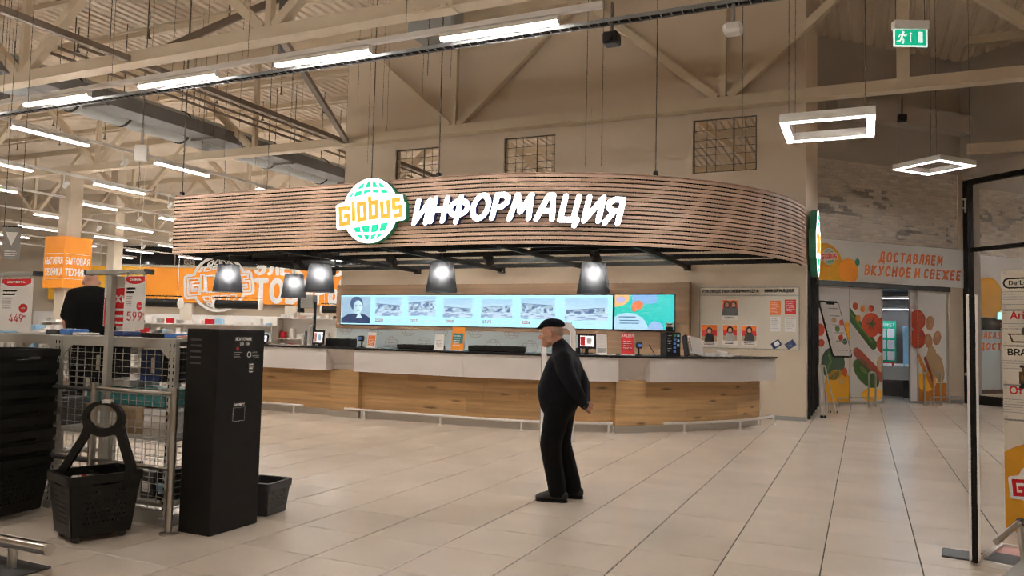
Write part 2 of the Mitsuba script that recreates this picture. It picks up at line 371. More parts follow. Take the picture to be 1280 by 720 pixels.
# far walls of the store and of the hall, the wall behind the camera
def wall_run(name, p, q, h, m, t=.2):
    p, q = np.array([*p, 0.]), np.array([*q, 0.]); struct(name, bar(p+[0, 0, h/2], q+[0, 0, h/2], t, h), m)
BW0, BW1 = (-47.5, 24.7), (-18.5, 37.95)
wall_run('wall_store_end', BW0, BW1, DECK, 'm_wall_far')
wall_run('wall_store_left', (-47.5, -6), (-47.5, 24.8), DECK, 'm_wall_far')
wall_run('wall_front', (-47.5, -6), (11, -6), DECK, 'm_wall_far')
wall_run('wall_store_right', (-18.5, 38), (-.9, 38), DECK, 'm_wall_far')
wall_run('wall_hall_right', (9.5, -6), (9.5, 34), DECK, 'm_wall_dark')
wall_run('wall_hall_end', (9.5, 34), (-1, 38), DECK, 'm_wall_dark')
# ---- trusses
BN0, BNP = -8.30, 5.87          # bottom nodes
def truss(y, x0, x1, label, group=None):
    t = thing('roof_truss', label, 'roof truss', group)
    zb, zt = 5.98, 8.52
    part(t, 'bottom_chord', bar((x0, y, zb), (x1, y, zb), .2, .2), 'm_steel')
    part(t, 'bottom_flange', bar((x0, y, zb-.105), (x1, y, zb-.105), .26, .014), 'm_steel')
    part(t, 'top_chord', bar((x0, y, zt), (x1, y, zt), .2, .2), 'm_steel')
    k0, k1 = math.floor((x0-BN0)/BNP), math.ceil((x1-BN0)/BNP)
    for k in range(k0, k1+1):
        xb = BN0+k*BNP
        if x0 < xb < x1: part(t, 'post', bar((xb, y, zb+.1), (xb, y, zt), .11, .11, (0, 1, 0)), 'm_steel')
        for sg in (-1, 1):
            a, b = np.array([xb+sg*.12, y, zb+.1]), np.array([xb+sg*BNP/2, y, zt])
            if x0 <= min(a[0], b[0]) and max(a[0], b[0]) <= x1: part(t, 'diagonal', bar(a, b, .15, .15, (0, 1, 0)), 'm_steel')
        xm = xb+BNP/2
        if x0 < xb-.2 and xm < x1 and y in (9., 14.9) and k % 2 == 0:
            part(t, 'splice_plate', cat_([bx(xm-.32, xm+.32, y-.115, y+.115, zb-.13, zb+.13)]+[ball((xm-.26+.13*q, y-.125, zb+dz), .018, 1) for q in range(5) for dz in (-.07, .07)]), 'm_steel')
    return t
truss(9., -45, 9.3, 'cream steel roof truss nearest the camera, crossing the upper left corner')
tw = truss(15., -45, WX0+.0, 'cream steel roof truss in line with the beige wall, left of the wall end')
truss(14.90, WX0+.05, 8.2, 'cream steel roof truss running in front of the beige wall above the canopy')
part('roof_truss_002', 'hanger_post', bar((.66, 14.9, 5.9), (.66, 14.9, 8.5), .2, .16, (0, 1, 0)), 'm_steel')
for y, l in ((21., 'third cream roof truss of the store, first one behind the beige wall line'), (27., 'fourth cream roof truss, deep in the store'), (33., 'farthest cream roof truss before the end wall of the store')): truss(y, -45, -13.2 if y > 30 else -1.4, l)
truss(20.4, 2.2, 9., 'grey lit roof truss above the entrance, right of the beige wall')
for x in (-11.25, -23., -34.7):
    for y0, y1 in ((3.2, 8.9), (9.1, 14.8), (15.2, 20.9), (21.1, 26.9)):
        if visible((x, (y0+y1)/2, 6), 200):
            solo('bracing_bar', 'thin brown steel brace linking the bottom chords of two neighbouring trusses', 'brace', bar((x, y0, 5.95), (x, y1, 5.95), .1, .1), 'm_steel_dark' if x > -12 else 'm_steel', group='braces between the trusses')
solo('bracing_bar', 'dark brown slanting brace from the nearest truss back to the end of the beige wall', 'brace', bar((-8.15, 9.1, 5.95), (-11.2, 14.9, 5.95), .1, .1), 'm_steel_dark')
for (a, b) in (((-10.5, 9.05, 6.1), (-8.6, 11.8, 8.5)), ((-4.6, 9.05, 6.1), (-3.2, 11.6, 8.5))):
    solo('knee_brace', 'dark brown slanting brace from the nearest truss up to the roof', 'brace', bar(a, b, .11, .11), 'm_steel_dark', group='slanting roof braces')
for y in (11., 13., 17., 19.):
    solo('roof_purlin', 'cream purlin under the corrugated roof between two trusses', 'purlin', bar((-45, y, DECK-.06), (WX0 if y > 15 else 8.5, y, DECK-.06), .10, .12), 'm_steel', group='roof purlins')
# ---- columns of the store
def column(x, y, w, label, h=DECK):
    t = thing('column', label, 'column'); rz = .0
    part(t, 'shaft', rbx(x-w/2, x+w/2, y-w/2, y+w/2, .0, h, .02), 'm_wall_far')
    part(t, 'base', bx(x-w/2-.02, x+w/2+.02, y-w/2-.02, y+w/2+.02, 0, .25), 'm_grey')
column(-21.06, 15.0, .44, 'square cream concrete column that carries the orange box sign', 5.88)
column(-30.0, 23.55, .45, 'far cream column left of the dark windows of the store end')
# ---- hangers, pipes, ducts under the roof
def duct():
    t = thing('ventilation_duct', 'round spiral galvanised duct running beside the dark rectangular duct', 'duct')
    m = lathe([(0, 0), (.40, 0)]+[(.40+.012*(k % 2), .25*k) for k in range(1, 60)]+[(.40, 15.), (0, 15.)], 20)
    m.apply_transform(fr((-15.9, 7.6, 6.55), (1, 0, 0), (0, 0, 1))@np.diag([1, 1, -1, 1.])); m.fix_normals()
    part(t, 'spiral_pipe', m, 'm_galv', smooth=40)
    for y in (8.2, 11.2, 12.5, 14.2, 17.4, 19.8):
        part(t, 'hanger_strap', lathe([(.405, 0), (.425, 0), (.425, .05), (.405, .05), (.405, 0)], 20), 'm_black', at=fr((-15.9, y, 6.55), (1, 0, 0), (0, 0, 1)))
        part(t, 'hanger_rod', tube((-15.9, y, 6.95), (-15.9, y, DECK), .012, 5), 'm_wire')
    t = thing('rectangular_duct', 'dark grey rectangular duct beside the round spiral duct', 'duct')
    part(t, 'casing', bx(-15.45, -14.8, 5.0, 21.5, 6.22, 6.52), 'm_duct_dark')
    for y in (8.2, 11.2, 14.2, 17.2, 20.2): part(t, 'hanger_bracket', cat_([bx(-15.51, -14.74, y-.03, y+.03, 6.17, 6.22), tube((-15.48, y, 6.2), (-15.48, y, DECK), .01, 5), tube((-14.77, y, 6.2), (-14.77, y, DECK), .01, 5)]), 'm_wire')
duct()
for k, (x, z) in enumerate(((-14.1, 6.62), (-13.8, 6.66), (-13.2, 6.6))):
    solo('service_pipe', 'thin dark service pipe running along the rectangular duct', 'pipe', tube((x, 9.4, z), (x, 22, z), .032, 8), 'm_steel_dark', group='dark service pipes')
for y, x0, x1 in ((10.0, -40, -2), (12.2, -40, -11.6), (16.6, -40, -11.6), (18.5, -40, -11.6)):
    t = thing('sprinkler_pipe', 'thin cream sprinkler pipe hung under the roof deck', 'pipe', 'sprinkler pipes')
    part(t, 'main_pipe', tube((x0, y, 8.25), (x1, y, 8.25), .035, 8), 'm_steel')
    for x in np.arange(x0+1.2, x1, 2.4):
        if visible((x, y, 8.2), 20): part(t, 'hanger_rod', cat_([tube((x, y, 8.25), (x, y, DECK), .012, 5), tube((x, y, 8.02), (x, y, 8.25), .018, 6), tube((x, y, 8.0), (x, y, 8.03), .05, 6)]), 'm_wire')
r2 = random.Random(3)
for k in range(34):
    x, y = -20+12.5*r2.random(), 9.6+8*r2.random()
    if x > WX0-.3 and y > 14.6: continue
    z0 = (5.0, 5.9, 6.6)[k % 3]
    solo('suspension_wire', 'thin dark suspension wire hanging from the roof deck', 'wire', tube((x, y, z0), (x, y, DECK), .004+.003*(k % 4 == 0), 5), 'm_wire', group='suspension wires')
for x in (-9.55, -3.64, -3.40, -1.45): solo('suspension_wire', 'thin dark suspension wire hanging from the roof deck', 'wire', tube((x, 10.45, 3.9 if x < -1.6 else 4.0), (x, 10.45, DECK), .005, 5), 'm_wire', group='suspension wires')
solo('drain_pipe', 'thick dark vertical pipe behind the nearest truss', 'pipe', tube((-9.3, 10.4, 6.0), (-9.3, 10.4, DECK), .075, 10), 'm_duct_dark')
solo('roof_unit', 'grey sheet metal box hanging high beside the beige wall', 'duct', cat_([rbx(-8.6, -7.5, 13.3, 14.2, 7.6, 7.9, .05), bx(-8.4, -7.7, 13.4, 14.1, 7.9, DECK)]), 'm_galv')
solo('ceiling_air_unit', 'dark flat box high above the store behind the ducts', 'duct', rbx(-22.5, -18.5, 9.2, 11.5, 6.7, 7.2, .05), 'm_duct_dark')

# ================================================================== CEILING LIGHTS
LT = .075
body_m = cat_([bx(-.75, .75, -.035, .035, .02, .075), bx(-.76, -.75, -.04, .04, -.015, .08), bx(.75, .76, -.04, .04, -.015, .08)])
diff_m = bx(-.745, .745, -.034, .034, -.018, .02)
body_ply = shape(body_m, 'm_white'); diff_ply = shape(diff_m, 'm_white', emit=(TUBE, TUBE*.945, TUBE*.88))
def tube_light(x, y, z, rz, label, group):
    t = thing('linear_light', label, 'ceiling light', group, at=tr(x, y, z, rz))
    part(t, 'housing', body_ply); part(t, 'diffuser', diff_ply); return t
ROW = 'lights of the row in front of the canopy'
for k, x in enumerate((-14.25, -11.65, -9.02, -6.43, -3.88)):
    nm = {1: 'bright linear tube light at the left end of the row on the front trunking rail', 2: 'second bright linear tube light from the left on the front trunking rail', 3: 'third bright linear tube light from the left on the front trunking rail', 4: 'bright linear tube light nearest the camera, right end of the front trunking rail'}.get(k, 'linear tube light on the front trunking rail beyond the left edge')
    tube_light(x, 7.95, 5.0, .01, nm, None)
solo('trunking_rail', 'white trunking rail that carries the front row of tube lights', 'trunking', bx(-18, -2.6, 7.915, 7.985, 5.085, 5.15), 'm_white')
for x in (-13, -10.4, -7.7, -5.15, -2.7): solo('suspension_wire', 'thin dark suspension wire hanging from the roof deck', 'wire', tube((x, 7.95, 5.15), (x, 7.95, DECK), .004, 5), 'm_wire', group='suspension wires')
tray = [bx(-18, 6, 8.24+.12*s, 8.245+.12*s, 5.04, 5.085) for s in (0, 1)]+[bx(x, x+.012, 8.24, 8.365, 5.04, 5.048) for x in np.arange(-18, 6, .12)]
solo('cable_tray', 'grey perforated cable tray behind the front row of lights', 'cable tray', cat_(tray), 'm_tray')
solo('tray_cables', 'bundle of dark cables lying in the cable tray', 'cable', cat_([tube((-18, 8.27+.024*k, 5.058), (6, 8.27+.024*k, 5.058), .009, 5) for k in range(4)]), 'm_black')
for k in range(6): tube_light((-13.4, -10.2, -7., -3.8, -.6, 2.6)[k], 1.5, 5.0, 0, 'linear tube light of the row over the hall in front, outside the picture', 'front hall lights')
ri = 0
for x in (-14.0, -17.65, -21.0, -24.6, -28.2, -31.8, -35.4):
    ys = []
    for k in range(-2, 9):
        y = 9.5+3.1*k+(.0 if ri % 2 == 0 else 1.3)
        if y > (25+(x+48)*.46)-1.5: continue
        inside = visible((x, y, 5), 60)
        if inside or (y > 2 and y < 20 and x < -14 and x > -25):
            tube_light(x, y, 5.0, math.pi/2, 'linear tube light of the long parallel rows deep in the store', 'store tube lights'); ys.append(y)
    if ys: solo('light_rail', 'thin white rail carrying a row of tube lights deep in the store', 'trunking', bx(x-.03, x+.03, min(ys)-1, max(ys)+1, 5.085, 5.14), 'm_white', group='store light rails')
    ri += 1
# spotlights on the rails
can_m = cat_([lathe([(0, 0), (.05, 0), (.055, .03), (.055, .18), (.03, .2), (0, .2)], 14)])
def spot(x, y, z, tilt, rz, label):
    t = thing('track_spotlight', label, 'spotlight', 'track spotlights', at=tr(x, y, z, rz))
    a, b = math.cos(tilt), math.sin(tilt)
    R = np.array([[1, 0, 0, 0], [0, a, -b, 0], [0, b, a, -.16], [0, 0, 0, 1.]])
    part(t, 'lamp_head', can_m, 'm_white', at=R, smooth=40); part(t, 'stem', tube((0, 0, -.16), (0, 0, .17), .015, 6), 'm_white')
    part(t, 'lamp_face', tube((0, 0, -.004), (0, 0, 0.0), .045, 12), 'm_white_gloss', at=R)
for (x, y) in ((-14.0, 7.95), (-14., 11.05), (-17.65, 12.35), (-17.65, 15.45), (-21., 17.25), (-21., 20.35), (-24.6, 18.55), (-24.6, 21.65), (-28.2, 20.35), (-28.2, 23.45)):
    spot(x, y, 4.92, .6, 2.2, 'small white can spotlight clipped to a light rail in the store')
# the two square ring lamps
def ring_lamp(x, y, z, s, rz, label, roof=DECK):
    t = thing('square_ring_lamp', label, 'pendant lamp', at=tr(x, y, z, rz)); h, w, o = .10, .095, s/2
    q = sbox(-o, -o, o, o).difference(sbox(-o+w, -o+w, o-w, o-w)); m = ext(q, h); part(t, 'frame', m, 'm_white')
    q2 = sbox(-o+.008, -o+.008, o-.008, o-.008).difference(sbox(-o+w-.008, -o+w-.008, o-w+.008, o-w+.008)); e = ext(q2, .008); e.apply_translation([0, 0, -.0085])
    part(t, 'diffuser', e, 'm_white', emit=(TUBE*1.05, TUBE*1.05, TUBE*1.05))
    for a in (-1, 1):
        for b in (-1, 1): part(t, 'suspension_cable', tube((a*o*.8, b*(o-.04), h), (a*o*.8, b*(o-.04), roof-z), .004, 5), 'm_wire')
ring_lamp(-.37, 9.86, 4.0, 1.02, .0, 'bright square ring lamp hanging in front of the right end of the beige wall')
ring_lamp(1.26, 16.78, 4.86, 1.02, math.radians(-41), 'smaller looking square ring lamp farther back, hanging near the brick wall')
# ================================================================== THE INFORMATION CANOPY
CX, CY, CR = -5.65, 15.06, 4.72
def cpath(s, R=CR, x0=-11.65):
    """Point, tangent, outward normal at length s along a straight run and a quarter circle (length measured at radius CR)."""
    L = CX-x0
    if s <= L: return np.array([x0+s, CY-R, 0.]), np.array([1., 0, 0]), np.array([0, -1., 0])
    a = (s-L)/CR; n = np.array([math.sin(a), -math.cos(a), 0.])
    return np.array([CX, CY, 0.])+R*n, np.array([math.cos(a), math.sin(a), 0.]), n
CL = (CX+11.65)+CR*math.pi/2
def strip(s0, s1, r0, r1, z0, z1, step=.35):
    """A board following the path between the radii r0 and r1 and the heights z0 and z1."""
    n = max(1, int((s1-s0)/step)); ss = np.linspace(s0, s1, n+1); v = []
    for s in ss:
        for r, z in ((r0, z0), (r1, z0), (r1, z1), (r0, z1)):
            p = cpath(s, r)[0]; v.append([p[0], p[1], z])
    f = []
    for k in range(n):
        for q in range(4):
            a, b = 4*k+q, 4*k+(q+1) % 4; f += [[a, b, b+4], [a, b+4, a+4]]
    f += [[0, 2, 1], [0, 3, 2], [4*n, 4*n+1, 4*n+2], [4*n, 4*n+2, 4*n+3]]
    m = trimesh.Trimesh(np.array(v), np.array(f), process=False); m.fix_normals(); return m
can = thing('information_canopy', 'long curved canopy of stained wooden slats hanging above the information counter', 'canopy')
ZC0, ZC1, NS = 2.80, 3.875, 16
pit = (ZC1-ZC0)/NS
r3 = random.Random(11)
for k in range(NS):
    cuts = sorted([0, CL-.01]+[1.6+2.9*q+r3.uniform(-.9, .9) for q in range(4)])
    for a, b in zip(cuts, cuts[1:]):
        dz = r3.uniform(-.002, .002)
        part(can, 'slat', strip(a+.001, b-.001, CR-.02, CR, ZC0+k*pit+.0105+dz, ZC0+(k+1)*pit-.0085+dz), SLAT[r3.randrange(4)])
for s in (2.9, 3.2, 4.6, 5.95, 6.9, 8.05, 9.6, 10.0, 11.25, 11.6, 12.55, 12.85):
    p, t_, n = cpath(s, CR-.045); part(can, 'batten', bar(p+[0, 0, ZC0], p+[0, 0, ZC1], .05, .04, n), 'm_black')
for z in (ZC0+.04, ZC1-.06): part(can, 'curved_rail', strip(0, CL-.02, CR-.07, CR-.03, z, z+.04), 'm_black')
part(can, 'top_edge', strip(0, CL-.01, CR-.09, CR+.004, ZC1, ZC1+.012), SLAT[2])
ZB = 2.86
for y in (11.27, 12.4, 13.53, 14.66):
    xe = CX+math.sqrt(max(.01, (CR-.08)**2-(CY-y)**2)); part(can, 'frame_beam', bar((-11.6, y, ZB+.03), (xe, y, ZB+.03), .06, .08), 'm_black')
for x in (-11.58, -9.2, -7.1, -5.12, -3.1):
    y0 = CY-(CR-.08 if x < CX else math.sqrt((CR-.08)**2-(x-CX)**2)); part(can, 'frame_beam', bar((x, y0, ZB-.02), (x, 14.98, ZB-.02), .06, .08), 'm_black')
    part(can, 'beam_shoe', bx(x-.06, x+.06, 14.94, 15.06, ZB-.09, ZB+.03), 'm_black')
part(can, 'dark_backing', strip(0, CL-.02, CR-.10, CR-.09, ZC0+.03, ZC1-.02), 'm_backing')
# the closed left end: black board with a light rail under it
part(can, 'end_board', bx(-11.67, -11.62, CY-CR+.02, 15.0, ZC0+.02, ZC1), 'm_black', label='black end board')
for y in (11.2, 12.3, 13.4): part(can, 'end_batten', bx(-11.62, -11.57, y, y+.06, ZC0, ZC1), 'm_black')
for x, r in ((-11.6, .012), (-7.35, .010), (-6.08, .012), (-2.85, .008)):
    y = CY-(CR-.12 if x < CX else math.sqrt((CR-.12)**2-(x-CX)**2))
    part(can, 'suspension_rod', tube((x, y, ZC1-.1), (x, y, DECK), r, 6), 'm_wire'); part(can, 'rod_clamp', bx(x-.03, x+.03, y-.03, y+.03, ZC1-.02, ZC1+.10), 'm_black')
# lettering on the canopy
def on_canopy(s, z, off=0.):
    p, t_, n = cpath(s, CR+off); return fr(p+[0, 0, z], t_, (0, 0, 1))
sg = thing('illuminated_lettering', 'glowing white brush letters reading ИНФОРМАЦИЯ on the slatted canopy', 'sign lettering')
hL, s = .345, 5.28
SLOPE = [0, .015, .01, .03, .03, .02, .01, .0, -.01, -.03]
for k, ch in enumerate('ИНФОРМАЦИЯ'):
    g, w = glyph(ch, hL, .040, 13., 1.12 if ch != 'Ф' else 1.2)
    A = on_canopy(s+w/2, 3.155+SLOPE[k], .03)@tr(-w/2, 0, 0)
    lt = part(sg, 'letter', ext(g, .085), 'm_navy', at=A)
    part(lt, 'face', ext(g.buffer(.003), .006), 'm_white', at=A@tr(0, 0, .0855), emit=glow(4.2, 4.4, 4.6))
    s += w+.088+(.02 if ch in 'АМ' else 0)
lg = thing('globe_logo_sign', 'round lit globe logo sign with orange word and green patches on the slatted canopy', 'sign')
A = on_canopy(4.47, 3.385, .03)
sc = lambda g, q=1.24: affinity.scale(g, q, q, origin=(0, 0))
part(lg, 'casing', ext(sc(LOGO_PLATE), .10), 'm_green', at=A)
part(lg, 'face', ext(sc(LOGO_PLATE.buffer(-.004)), .006), 'm_white', at=A@tr(0, 0, .1005), emit=glow(2.6, 2.7, 2.7))
part(lg, 'green_patches', ext(sc(LOGO_PATCH), .004), 'm_green_sign', at=A@tr(0, 0, .107), emit=glow(.0, .50, .26), kind='stuff')
part(lg, 'word', ext(sc(LOGO_WORD), .004), 'm_orange', at=A@tr(0, 0, .107), emit=glow(.95, .30, .045))
# the same logo, seen from the edge on the side wall
lg = thing('side_logo_sign', 'lit globe logo sign seen edge-on at the right end of the canopy', 'sign')
A = fr((-.945+.05, 15.85, 3.33), (0, 1, 0), (0, 0, 1))
part(lg, 'casing', ext(sc(LOGO_PLATE, 1.5), .12), 'm_green', at=A)
part(lg, 'face', ext(sc(LOGO_PLATE.buffer(-.004), 1.5), .006), 'm_white', at=A@tr(0, 0, .1205), emit=glow(2.4, 2.5, 2.6))
part(lg, 'green_patches', ext(sc(LOGO_PATCH, 1.5), .004), 'm_green_sign', at=A@tr(0, 0, .127), emit=glow(.0, .5, .26), kind='stuff')
part(lg, 'word', ext(sc(LOGO_WORD, 1.5), .004), 'm_orange', at=A@tr(0, 0, .127), emit=glow(1., .3, .05))
# small spot cans on the canopy frame that wash the wall behind the counter
for k, x in enumerate((-10.4, -8.15, -6.1, -4.1)):
    t = thing('canopy_spotlight', 'small black spot can under the canopy frame, aimed at the wall behind', 'spotlight', 'spot cans under the canopy', at=tr(x, 12.4, ZB-.10))
    dirn = np.array([0, .80, -.60]); A = fr((0, 0, 0), (1, 0, 0), np.cross(dirn, (1., 0, 0)))
    part(t, 'lamp_head', lathe([(0, -.14), (.085, -.14), (.09, .03), (.082, .03), (.078, -.01), (0, -.01)], 18), 'm_black', at=A, smooth=40); part(t, 'lamp_face', ext(Point(0, 0).buffer(.076), .004), 'm_white', at=A@tr(0, 0, -.006), emit=(170., 160., 142.)); part(t, 'stem', bx(-.015, .015, -.015, .015, .02, .10), 'm_black')
# pendant lamps
shade_m = lathe([(.268, -.255), (.192, .255)], 40)
cap_m = lathe([(.0, .235), (.186, .235), (.186, .243), (0, .243), (0, .235)], 32)
shade_ply, cap_ply = shape(shade_m, 'm_shade', smooth=40), shape(cap_m, 'm_black')
bulb_ply = shape(ball((0, 0, .07), .09, 2, (1, 1, 1)), 'm_white', emit=(48., 45., 40.))
sock_ply = shape(lathe([(0, .07), (.03, .07), (.03, .235), (0, .235)], 12), 'm_black')
for (x, y, z, l) in ((-10.856, 10.95, 2.385, 'black drum lamp shade at the left end, in front of the orange store sign'), (-11.2, 13.2, 2.39, 'farther black drum lamp shade hanging between two nearer ones on the left'),
                     (-8.879, 11.15, 2.39, 'black drum lamp shade third from the left, beside the wall panel'), (-6.511, 11.4, 2.40, 'black drum lamp shade above the left half of the long screen'), (-3.938, 11.8, 2.39, 'black drum lamp shade at the right end, above the green map screen')):
    t = thing('pendant_lamp', l, 'pendant lamp', at=tr(x, y, z))
    part(t, 'lamp_shade', shade_ply); part(t, 'top_plate', cap_ply); part(t, 'bulb', bulb_ply); part(t, 'socket', sock_ply)
    part(t, 'cable', tube((0, 0, .24), (0, 0, ZB-z-.02), .006, 6), 'm_wire'); part(t, 'ceiling_plate', bx(-.05, .05, -.05, .05, ZB-z-.03, ZB-z-.008), 'm_black'); part(can, 'lamp_bar', bar((max(x-1.1, -11.6), y, ZB+.03), (x+1.1, y, ZB+.03), .05, .08), 'm_black')

# ================================================================== THE COUNTER
cn = thing('information_counter', 'long curved information counter with white upper boxes and oak front', 'counter')
X0c = -10.6
def cstrip(x0s, x1s, r0, r1, z0, z1): return strip(x0s, x1s, r0, r1, z0, z1, .3)
def s_at(x):   # path length where the straight run reaches x
    return x+11.65
def s_ang(a): return (CX+11.65)+CR*a
RW, RO, = 4.45, 4.20
S_END = s_ang(math.radians(74.5)); S0 = s_at(X0c)
part(cn, 'worktop', cstrip(S0, S_END+.02, 3.75, RW+.03, 1.148, 1.178), 'm_black_gloss')
aw = lambda x: math.asin((x-CX)/RW)
blocks = [(S0, s_at(-8.25)), (s_at(-7.68), s_ang(math.asin(2.312/RW))), (s_ang(math.asin(2.716/RW)), S_END)]
seam = s_at(-5.64)
for k, (a, b) in enumerate(blocks):
    segs = [(a, b)] if k != 1 else [(a, seam-.003), (seam+.003, b)]
    for q in segs: part(cn, 'white_box', cstrip(q[0], q[1], RO-.02, RW, .785, 1.146), 'm_laminate')
for a, b in ((blocks[0][1], blocks[1][0]), (blocks[1][1], blocks[2][0])):      # the two low shelves between the boxes
    part(cn, 'shelf_front', strip(a, b, RO+.0, RO+.03, .80, .885), 'm_laminate'); n_ = 5; v = []
    for s_ in np.linspace(a, b, n_):
        for r, z in ((RO+.01, .88), (RO+.22, 1.145), (RO+.19, 1.145), (RO-.02, .88)): v.append([*cpath(s_, r)[0][:2], z])
    f = []
    for k in range(n_-1):
        for q in range(4): i_, j_ = 4*k+q, 4*k+(q+1) % 4; f += [[i_, j_, j_+4], [i_, j_+4, i_+4]]
    part(cn, 'sloping_panel', trimesh.Trimesh(v, f, process=False), 'm_laminate')
    part(cn, 'oak_pier', strip(a-.0, b+.0, RO, RO+.10, .115, .80), 'm_oak'); part(cn, 'kick_plate', strip(a, b, RO+.02, RO+.08, 0, .115), 'm_brushed')
for k, (a, b) in enumerate(blocks):
    L = b-a; n_ = max(1, round(L/2.05)); e = b if k < 2 else b-.06
    for q in range(n_):
        u0, u1 = a+(e-a)*q/n_, a+(e-a)*(q+1)/n_
        for z0, z1 in ((.115, .325), (.328, .54), (.543, .785)): part(cn, 'oak_board', strip(u0+.0015, u1-.0015, RO-.03, RO, z0, z1), 'm_oak')
    part(cn, 'kick_plate', strip(a, e, RO-.06, RO-.04, 0, .115), 'm_brushed')
pe = cpath(S_END-.03, RO)[0]; pb = cpath(S_END-.03, 3.75)[0]
part(cn, 'end_panel', bar([(pe[0]+pb[0])/2, (pe[1]+pb[1])/2, 0], [(pe[0]+pb[0])/2, (pe[1]+pb[1])/2, 1.146], .04, .45, pe-pb), 'm_laminate')
part(cn, 'end_post', tube((*cpath(S_END-.02, RW-.03)[0][:2], 1.12), (*cpath(S_END-.02, RW-.03)[0][:2], 1.148), .03, 10), 'm_black')
for (a, b, l) in ((S0, s_at(-8.75), 'chrome foot rail along the left part of the counter base'), (s_at(-7.93), s_ang(math.asin(2.28/RO)), 'long chrome foot rail along the middle of the counter base'), (s_ang(math.asin(2.78/RO)), s_ang(math.radians(81)), 'curved chrome foot rail round the right end of the counter')):
    t = thing('foot_rail', l, 'rail'); ss = np.arange(a, b+.01, .3)
    part(t, 'rail_tube', pipe([np.append(cpath(s_, RO+.13)[0][:2], .15) for s_ in ss], .022, 8), 'm_rail', smooth=40)
    for s_ in np.linspace(a+.4, b-.25, max(2, int((b-a)/1.35)+1)):
        p = cpath(s_, RO+.13)[0]; part(t, 'foot', cat_([tube((p[0], p[1], 0), (p[0], p[1], .14), .018, 8), tube((p[0], p[1], 0), (p[0], p[1], .012), .04, 10)]), 'm_rail')
# back bench behind the counter
bb = thing('back_bench', 'long low dark bench with black top along the wall behind the counter', 'bench')
part(bb, 'top', bx(-11.2, -3.4, 14.2, 14.78, .98, 1.01), 'm_black_gloss')
for k in range(8): part(bb, 'cupboard', rbx(-11.2+.97*k, -10.24+.97*k, 14.25, 14.78, 0, .975, .01), 'm_laminate')
# wall panel with the screens
wp = thing('wall_panel', 'brown wooden wall panel framing the screens behind the counter', 'wall panel')
part(wp, 'top_board', bx(-11.36, -3.03, 14.92, 15.06, 2.29, 2.53), 'm_walnut')
part(wp, 'lower_board', bx(-11.36, -3.03, 14.92, 15.06, 1.51, 1.60), 'm_walnut')
part(wp, 'left_board', bx(-11.36, -11.21, 14.92, 15.06, 1.60, 2.29), 'm_walnut')
part(wp, 'right_board', bx(-3.29, -3.03, 14.85, 15.06, 1.0, 2.545), 'm_walnut')
part(wp, 'back_board', bx(-11.3, -3.1, 15.0, 15.055, 1.58, 2.32), 'm_walnut')
part(wp, 'lower_right_board', bx(-6.0, -3.29, 14.93, 15.05, 1.02, 1.51), 'm_walnut')
sp = thing('splashback', 'pale blue grey splashback printed with line globes below the long screen', 'splashback')
part(sp, 'sheet', bx(-11.36, -6.02, 14.96, 15.04, 1.01, 1.51), 'm_paleprint')
part(sp, 'sheet', bx(-6.02, -5.2, 14.90, 14.925, 1.02, 1.47), 'm_paleprint')
for k in range(13):
    x, z = -11.1+.43*k, 1.50 if k % 2 == 0 else 1.20
    if x > -5.3: continue
    R_ = .17; yb = 14.955 if x < -6.1 else 14.895
    g = unary_union([LineString(ell(0, 0, R_, R_*.8)).buffer(.006), LineString(ell(0, 0, R_*.45, R_*.8)).buffer(.005), LineString([(-R_, 0), (R_, 0)]).buffer(.005), LineString([(-R_*.85, R_*.4), (R_*.85, R_*.4)]).buffer(.005), LineString([(-R_*.85, -R_*.4), (R_*.85, -R_*.4)]).buffer(.005)])
    g = g.intersection(sbox(-1, 1.02-z, 1, 1.508-z))
    part(sp, 'globe_print', ext(g, .002), 'm_text_grey', at=fr((x, yb, z), (1, 0, 0), (0, 0, 1)), kind='stuff')
